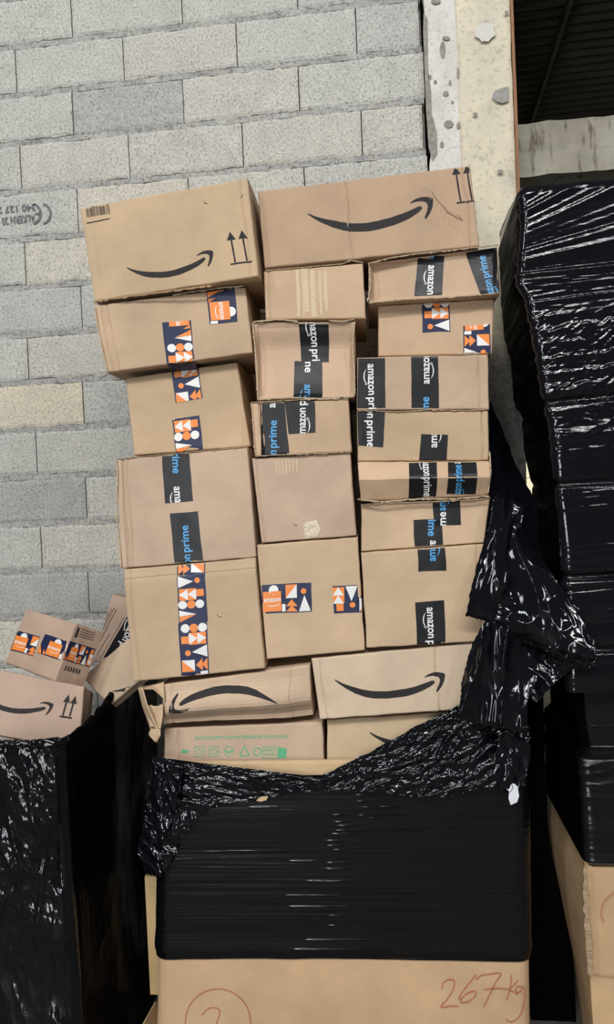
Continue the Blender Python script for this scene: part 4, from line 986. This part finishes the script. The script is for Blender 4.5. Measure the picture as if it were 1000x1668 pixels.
# ---- left wrapped pallet bin holding loose boxes
YLf = -.93
lp = thing('wrapped_pallet_bin', 'open pallet bin draped in wrinkled black film, left of the main stack', 'wrapped load', (at(0, 1500, YLf).x + .1, -.5, 0))
xc = at(112, 1400, YLf).x; ztl = at(105, 1186, YLf).z
pts = []
for j in range(240): pts.append((Vector((xc - .55 + (.55 - .05) * j / 240, YLf, 0)), Vector((0, -1, 0))))
for j in range(20):
    a = math.pi / 2 * j / 20; pts.append((Vector((xc - .05 + .05 * math.sin(a), YLf + .05 - .05 * math.cos(a), 0)), Vector((math.sin(a), -math.cos(a), 0))))
for j in range(161): pts.append((Vector((xc + .0 * j, YLf + .05 + (.86 - .07) * j / 160, 0)), Vector((1, 0, 0))))
rows = []
for i in range(361):
    t = i / 360; row = []
    for j, (p, n) in enumerate(pts):
        side = n.x > .5
        zt2 = ztl + .012 * fbm(p.x * 8, p.y * 8, 2) + (.0)
        zt2 += .05 * sm(YLf + .1, -.5, p.y) - .02 * sm(0, .5, xc - p.x)
        z = zt2 * (1 - t)
        u = (p.x - xc) - (p.y - YLf)
        if not side:
            pinch = math.exp(-(((p.x - xc + .02) / .35) ** 2)) * 1
            o = .030 * crumple(p.x + .16 * (z - ztl + .45) * 0, z, 51, 15, 4.0, math.radians(16)) + .010 * crumple(p.x, z, 53, 30, 18, .9) * sm(1.1, .6, t + .3)
            o += .02 * noise.noise(Vector((p.x * 4, z * 3, 3)))
            zc_ = at(60, 1330, YLf).z
            o += .0045 * crumple(p.x, z, 59, 70, 50, .6) * max(sm(-.32, -.05, p.x - xc) * sm(zc_ - .18, zc_ + .05, z), math.exp(-((z - zc_ + .12) / .07) ** 2))
            o += .010 * max(0, noise.noise(Vector(((p.x - xc + .02) * 22 / (.45 + 1.2 * abs(z - at(105, 1400, YLf).z)), z * 1.2, 77))))
            o -= .05 * math.exp(-((z - at(105, 1400, YLf).z) / .10) ** 2 - ((p.x - xc) / .08) ** 2)
        else:
            o = .022 * noise.noise(Vector((p.y * 4, z * 2.2, 6))) + .009 * crumple(p.y, z, 57, 6, 3, -.5)
        o *= min(1, .3 + t * 20)
        q = p + n * (o + .01); q.z = z
        if i < 14:                             # rolled rim
            a = (13 - i) / 13 * math.pi; q = p + n * (.01 + .5 * o + .012 * (math.cos(a) - 0)); q.z = zt2 * (1 - 14 / 360) + .018 * math.sin(a) + .006 * noise.noise(Vector((j * .15, i * .3, 0)))
        row.append(q)
    rows.append(row)
mb = MB(); mb.grid([r_[:256] for r_ in rows], FB_left, flip=True); mb.grid([r_[255:] for r_ in rows], FB_side2, flip=True); mb.build('stretch_film', lp, True)
mb = MB(); z_ = ztl - .30
mb.box((xc - 1.1, YLf + .03, 0), (xc - .04, YLf + .04, z_), cardboard((190, 160, 124))); mb.box((xc - .05, YLf + .04, 0), (xc - .04, -.12, z_), cardboard((190, 160, 124))); mb.box((xc - 1.1, -.13, 0), (xc - .05, -.12, z_), cardboard((190, 160, 124)))
mb.box((xc - 1.1, YLf + .04, z_ - .10), (xc - .05, -.13, z_ - .09), cardboard((120, 98, 76))); mb.build('box_body', lp)
# loose boxes in it
def wbox(label, tl_, tr_, bl_, bk, rgb, seed, prints=(), group='loose boxes in the left bin', feat=None, amp=.0015):
    TLw, TRw, BLw = at(*tl_), at(*tr_), at(*bl_); BRw = TRw + (BLw - TLw)
    import_ = None
    def pj(p):
        c = R @ (p - CAM); return (500 + FPX * c.x / c.z, 834 + FPX * c.y / c.z)
    n = (TRw - TLw).cross(BLw - TLw).normalized()
    if n.dot(CAM - TLw) < 0: n = -n
    return carton(label, [pj(TLw), pj(TRw), pj(BRw), pj(BLw)], seed=seed, rgb=rgb, world=[TLw, TRw, BRw, BLw], back=bk if isinstance(bk, Vector) else -n * bk, group=group, prints=prints, amp=amp)
F1, fF1 = wbox('box with curved arrow and two upright arrows lying in the left bin', (-75, 1077, -.78), (138, 1118, -.70), (-90, 1182, -.85), .22, (180, 160, 142), 30,
    prints=[('smile', ((-32, 1130), (88, 1146)))] + arrows((97, 1166.5), (117, 1170), 11, 32, .12))
# small box with two visible taped sides
nT, lT, nB = at(123.5, 1015.4, -.66), at(42, 991, -.52), at(88.4, 1110, -.72)
uu = (lT - nT); vv = (nB - nT); nrm = uu.cross(vv).normalized()
if nrm.dot(CAM - nT) < 0: nrm = -nrm
rT = on_plane(171, 1018, nT, (uu.normalized())) if False else None
bkv = -nrm * .12
F0, fF0 = carton('small box with orange patterned tape on two sides, tilted on another box', [(42, 991), (123.5, 1015.4), (88.4, 1110), (6, 1087)], world=[lT, nT, nB, lT + vv], back=bkv, rgb=(180, 160, 141), seed=31, group='loose boxes in the left bin', amp=.001)
pattern_tape(fF0, F0, [(15, 1058), (26, 1026), (65.5, 1037.5), (53.8, 1069)], -1.0, .25)
pattern_tape(fF0, F0, [(61, 1063.5), (74, 1033), (112, 1045), (100.6, 1076.5)], -1.25, -.05)
def pj(p):
    c = R @ (p - CAM); return Vector((500 + FPX * c.x / c.z, 834 + FPX * c.y / c.z))
sf = [nT, nT + bkv, nB + bkv, nB]; sp = [pj(p) for p in sf]
SF = Face(*sf, amp=0, r=1e-4, px=[tuple(p) for p in sp])
def sq(u, v): return tuple((sp[0] * (1 - u) + sp[1] * u) * (1 - v) + (sp[3] * (1 - u) + sp[2] * u) * v)
pattern_tape(SF, F0, [sq(.02, .62), sq(.02, .30), sq(.99, .30), sq(.99, .62)], -1.2, 1.2)
mb = MB()
for v_ in (.06, .10, .14, .18): SF.lay(mb, stroke2d([sq(.25, v_), sq(.5, v_), sq(.8, v_ - .01)], .9), INK(), .0006)
SF.lay(mb, poly2d([sq(.12, .05), sq(.2, .05), sq(.2, .22), sq(.12, .22)]), INK(), .0006)
mb.build('printed_lines', F0); mb = MB()
for i in range(6): SF.lay(mb, stroke2d([sq(.2 + .1 * i, .70), sq(.22 + .1 * i, .73), sq(.2 + .1 * i, .78)], 2.5), INK(), .0006)
mb.build('printed_marks', F0)
F2, fF2 = wbox('tall box with thin printed lines leaning behind the stack beside small taped box', (182, 969, -.22), (258, 985, -.22), (152, 1078, -.24), .08, (182, 164, 146), 32,
    prints=[('line', ([(182, 992), (170, 1012), (161, 1030)], 1.1)), ('line', ([(186, 991), (172, 1016), (162, 1036)], 1.1)), ('line', ([(190, 992), (176, 1018), (163, 1044)], 1.1)), ('line', ([(178, 1032), (170, 1046), (158, 1068)], 1.0)), ('line', ([(202, 1006), (182, 1040), (162, 1074)], .9))])
prime_tape(fF2, F2, [(208, 1003), (250, 960), (250, 1040), (168, 1072)], [(218, 1000, -.45, 1, 90, 'w')])
F3, fF3 = wbox('tan box resting at a slant with the start of a curved arrow beside the stack', (134, 1102.5, -.52), (222, 1029, -.48), (177, 1150, -.58), .04, (184, 168, 144), 33,
    prints=[('smile', ((183, 1125.5), (290, 1040)))])

# ---- cardboard slivers between left bin and pallet box
cs = thing('cardboard_sheet', 'narrow upright cardboard panel between the left film and the pallet box', 'cardboard', at(246, 1620, -.5))
mb = MB(); mb.box((at(239, 1500, -.50).x, -.50, at(246, 1620, -.5).z), (at(262, 1500, -.5).x, -.47, at(246, 1428, -.5).z), cardboard((208, 178, 130))); mb.build('panel', cs)
cs2 = thing('cardboard_flap', 'bent cardboard flap low beside the pallet box corner', 'cardboard', at(246, 1668, -.55))
mb = MB(); mb.grid([[at(252, 1632, -.5), at(262, 1630, -.45)], [at(228, 1675, -.62), at(262, 1680, -.5)], [at(222, 1760, -.62), at(262, 1760, -.5)]], cardboard((196, 164, 122)))
o = mb.build('panel', cs2); sd = o.modifiers.new('s', 'SOLIDIFY'); sd.thickness = .005
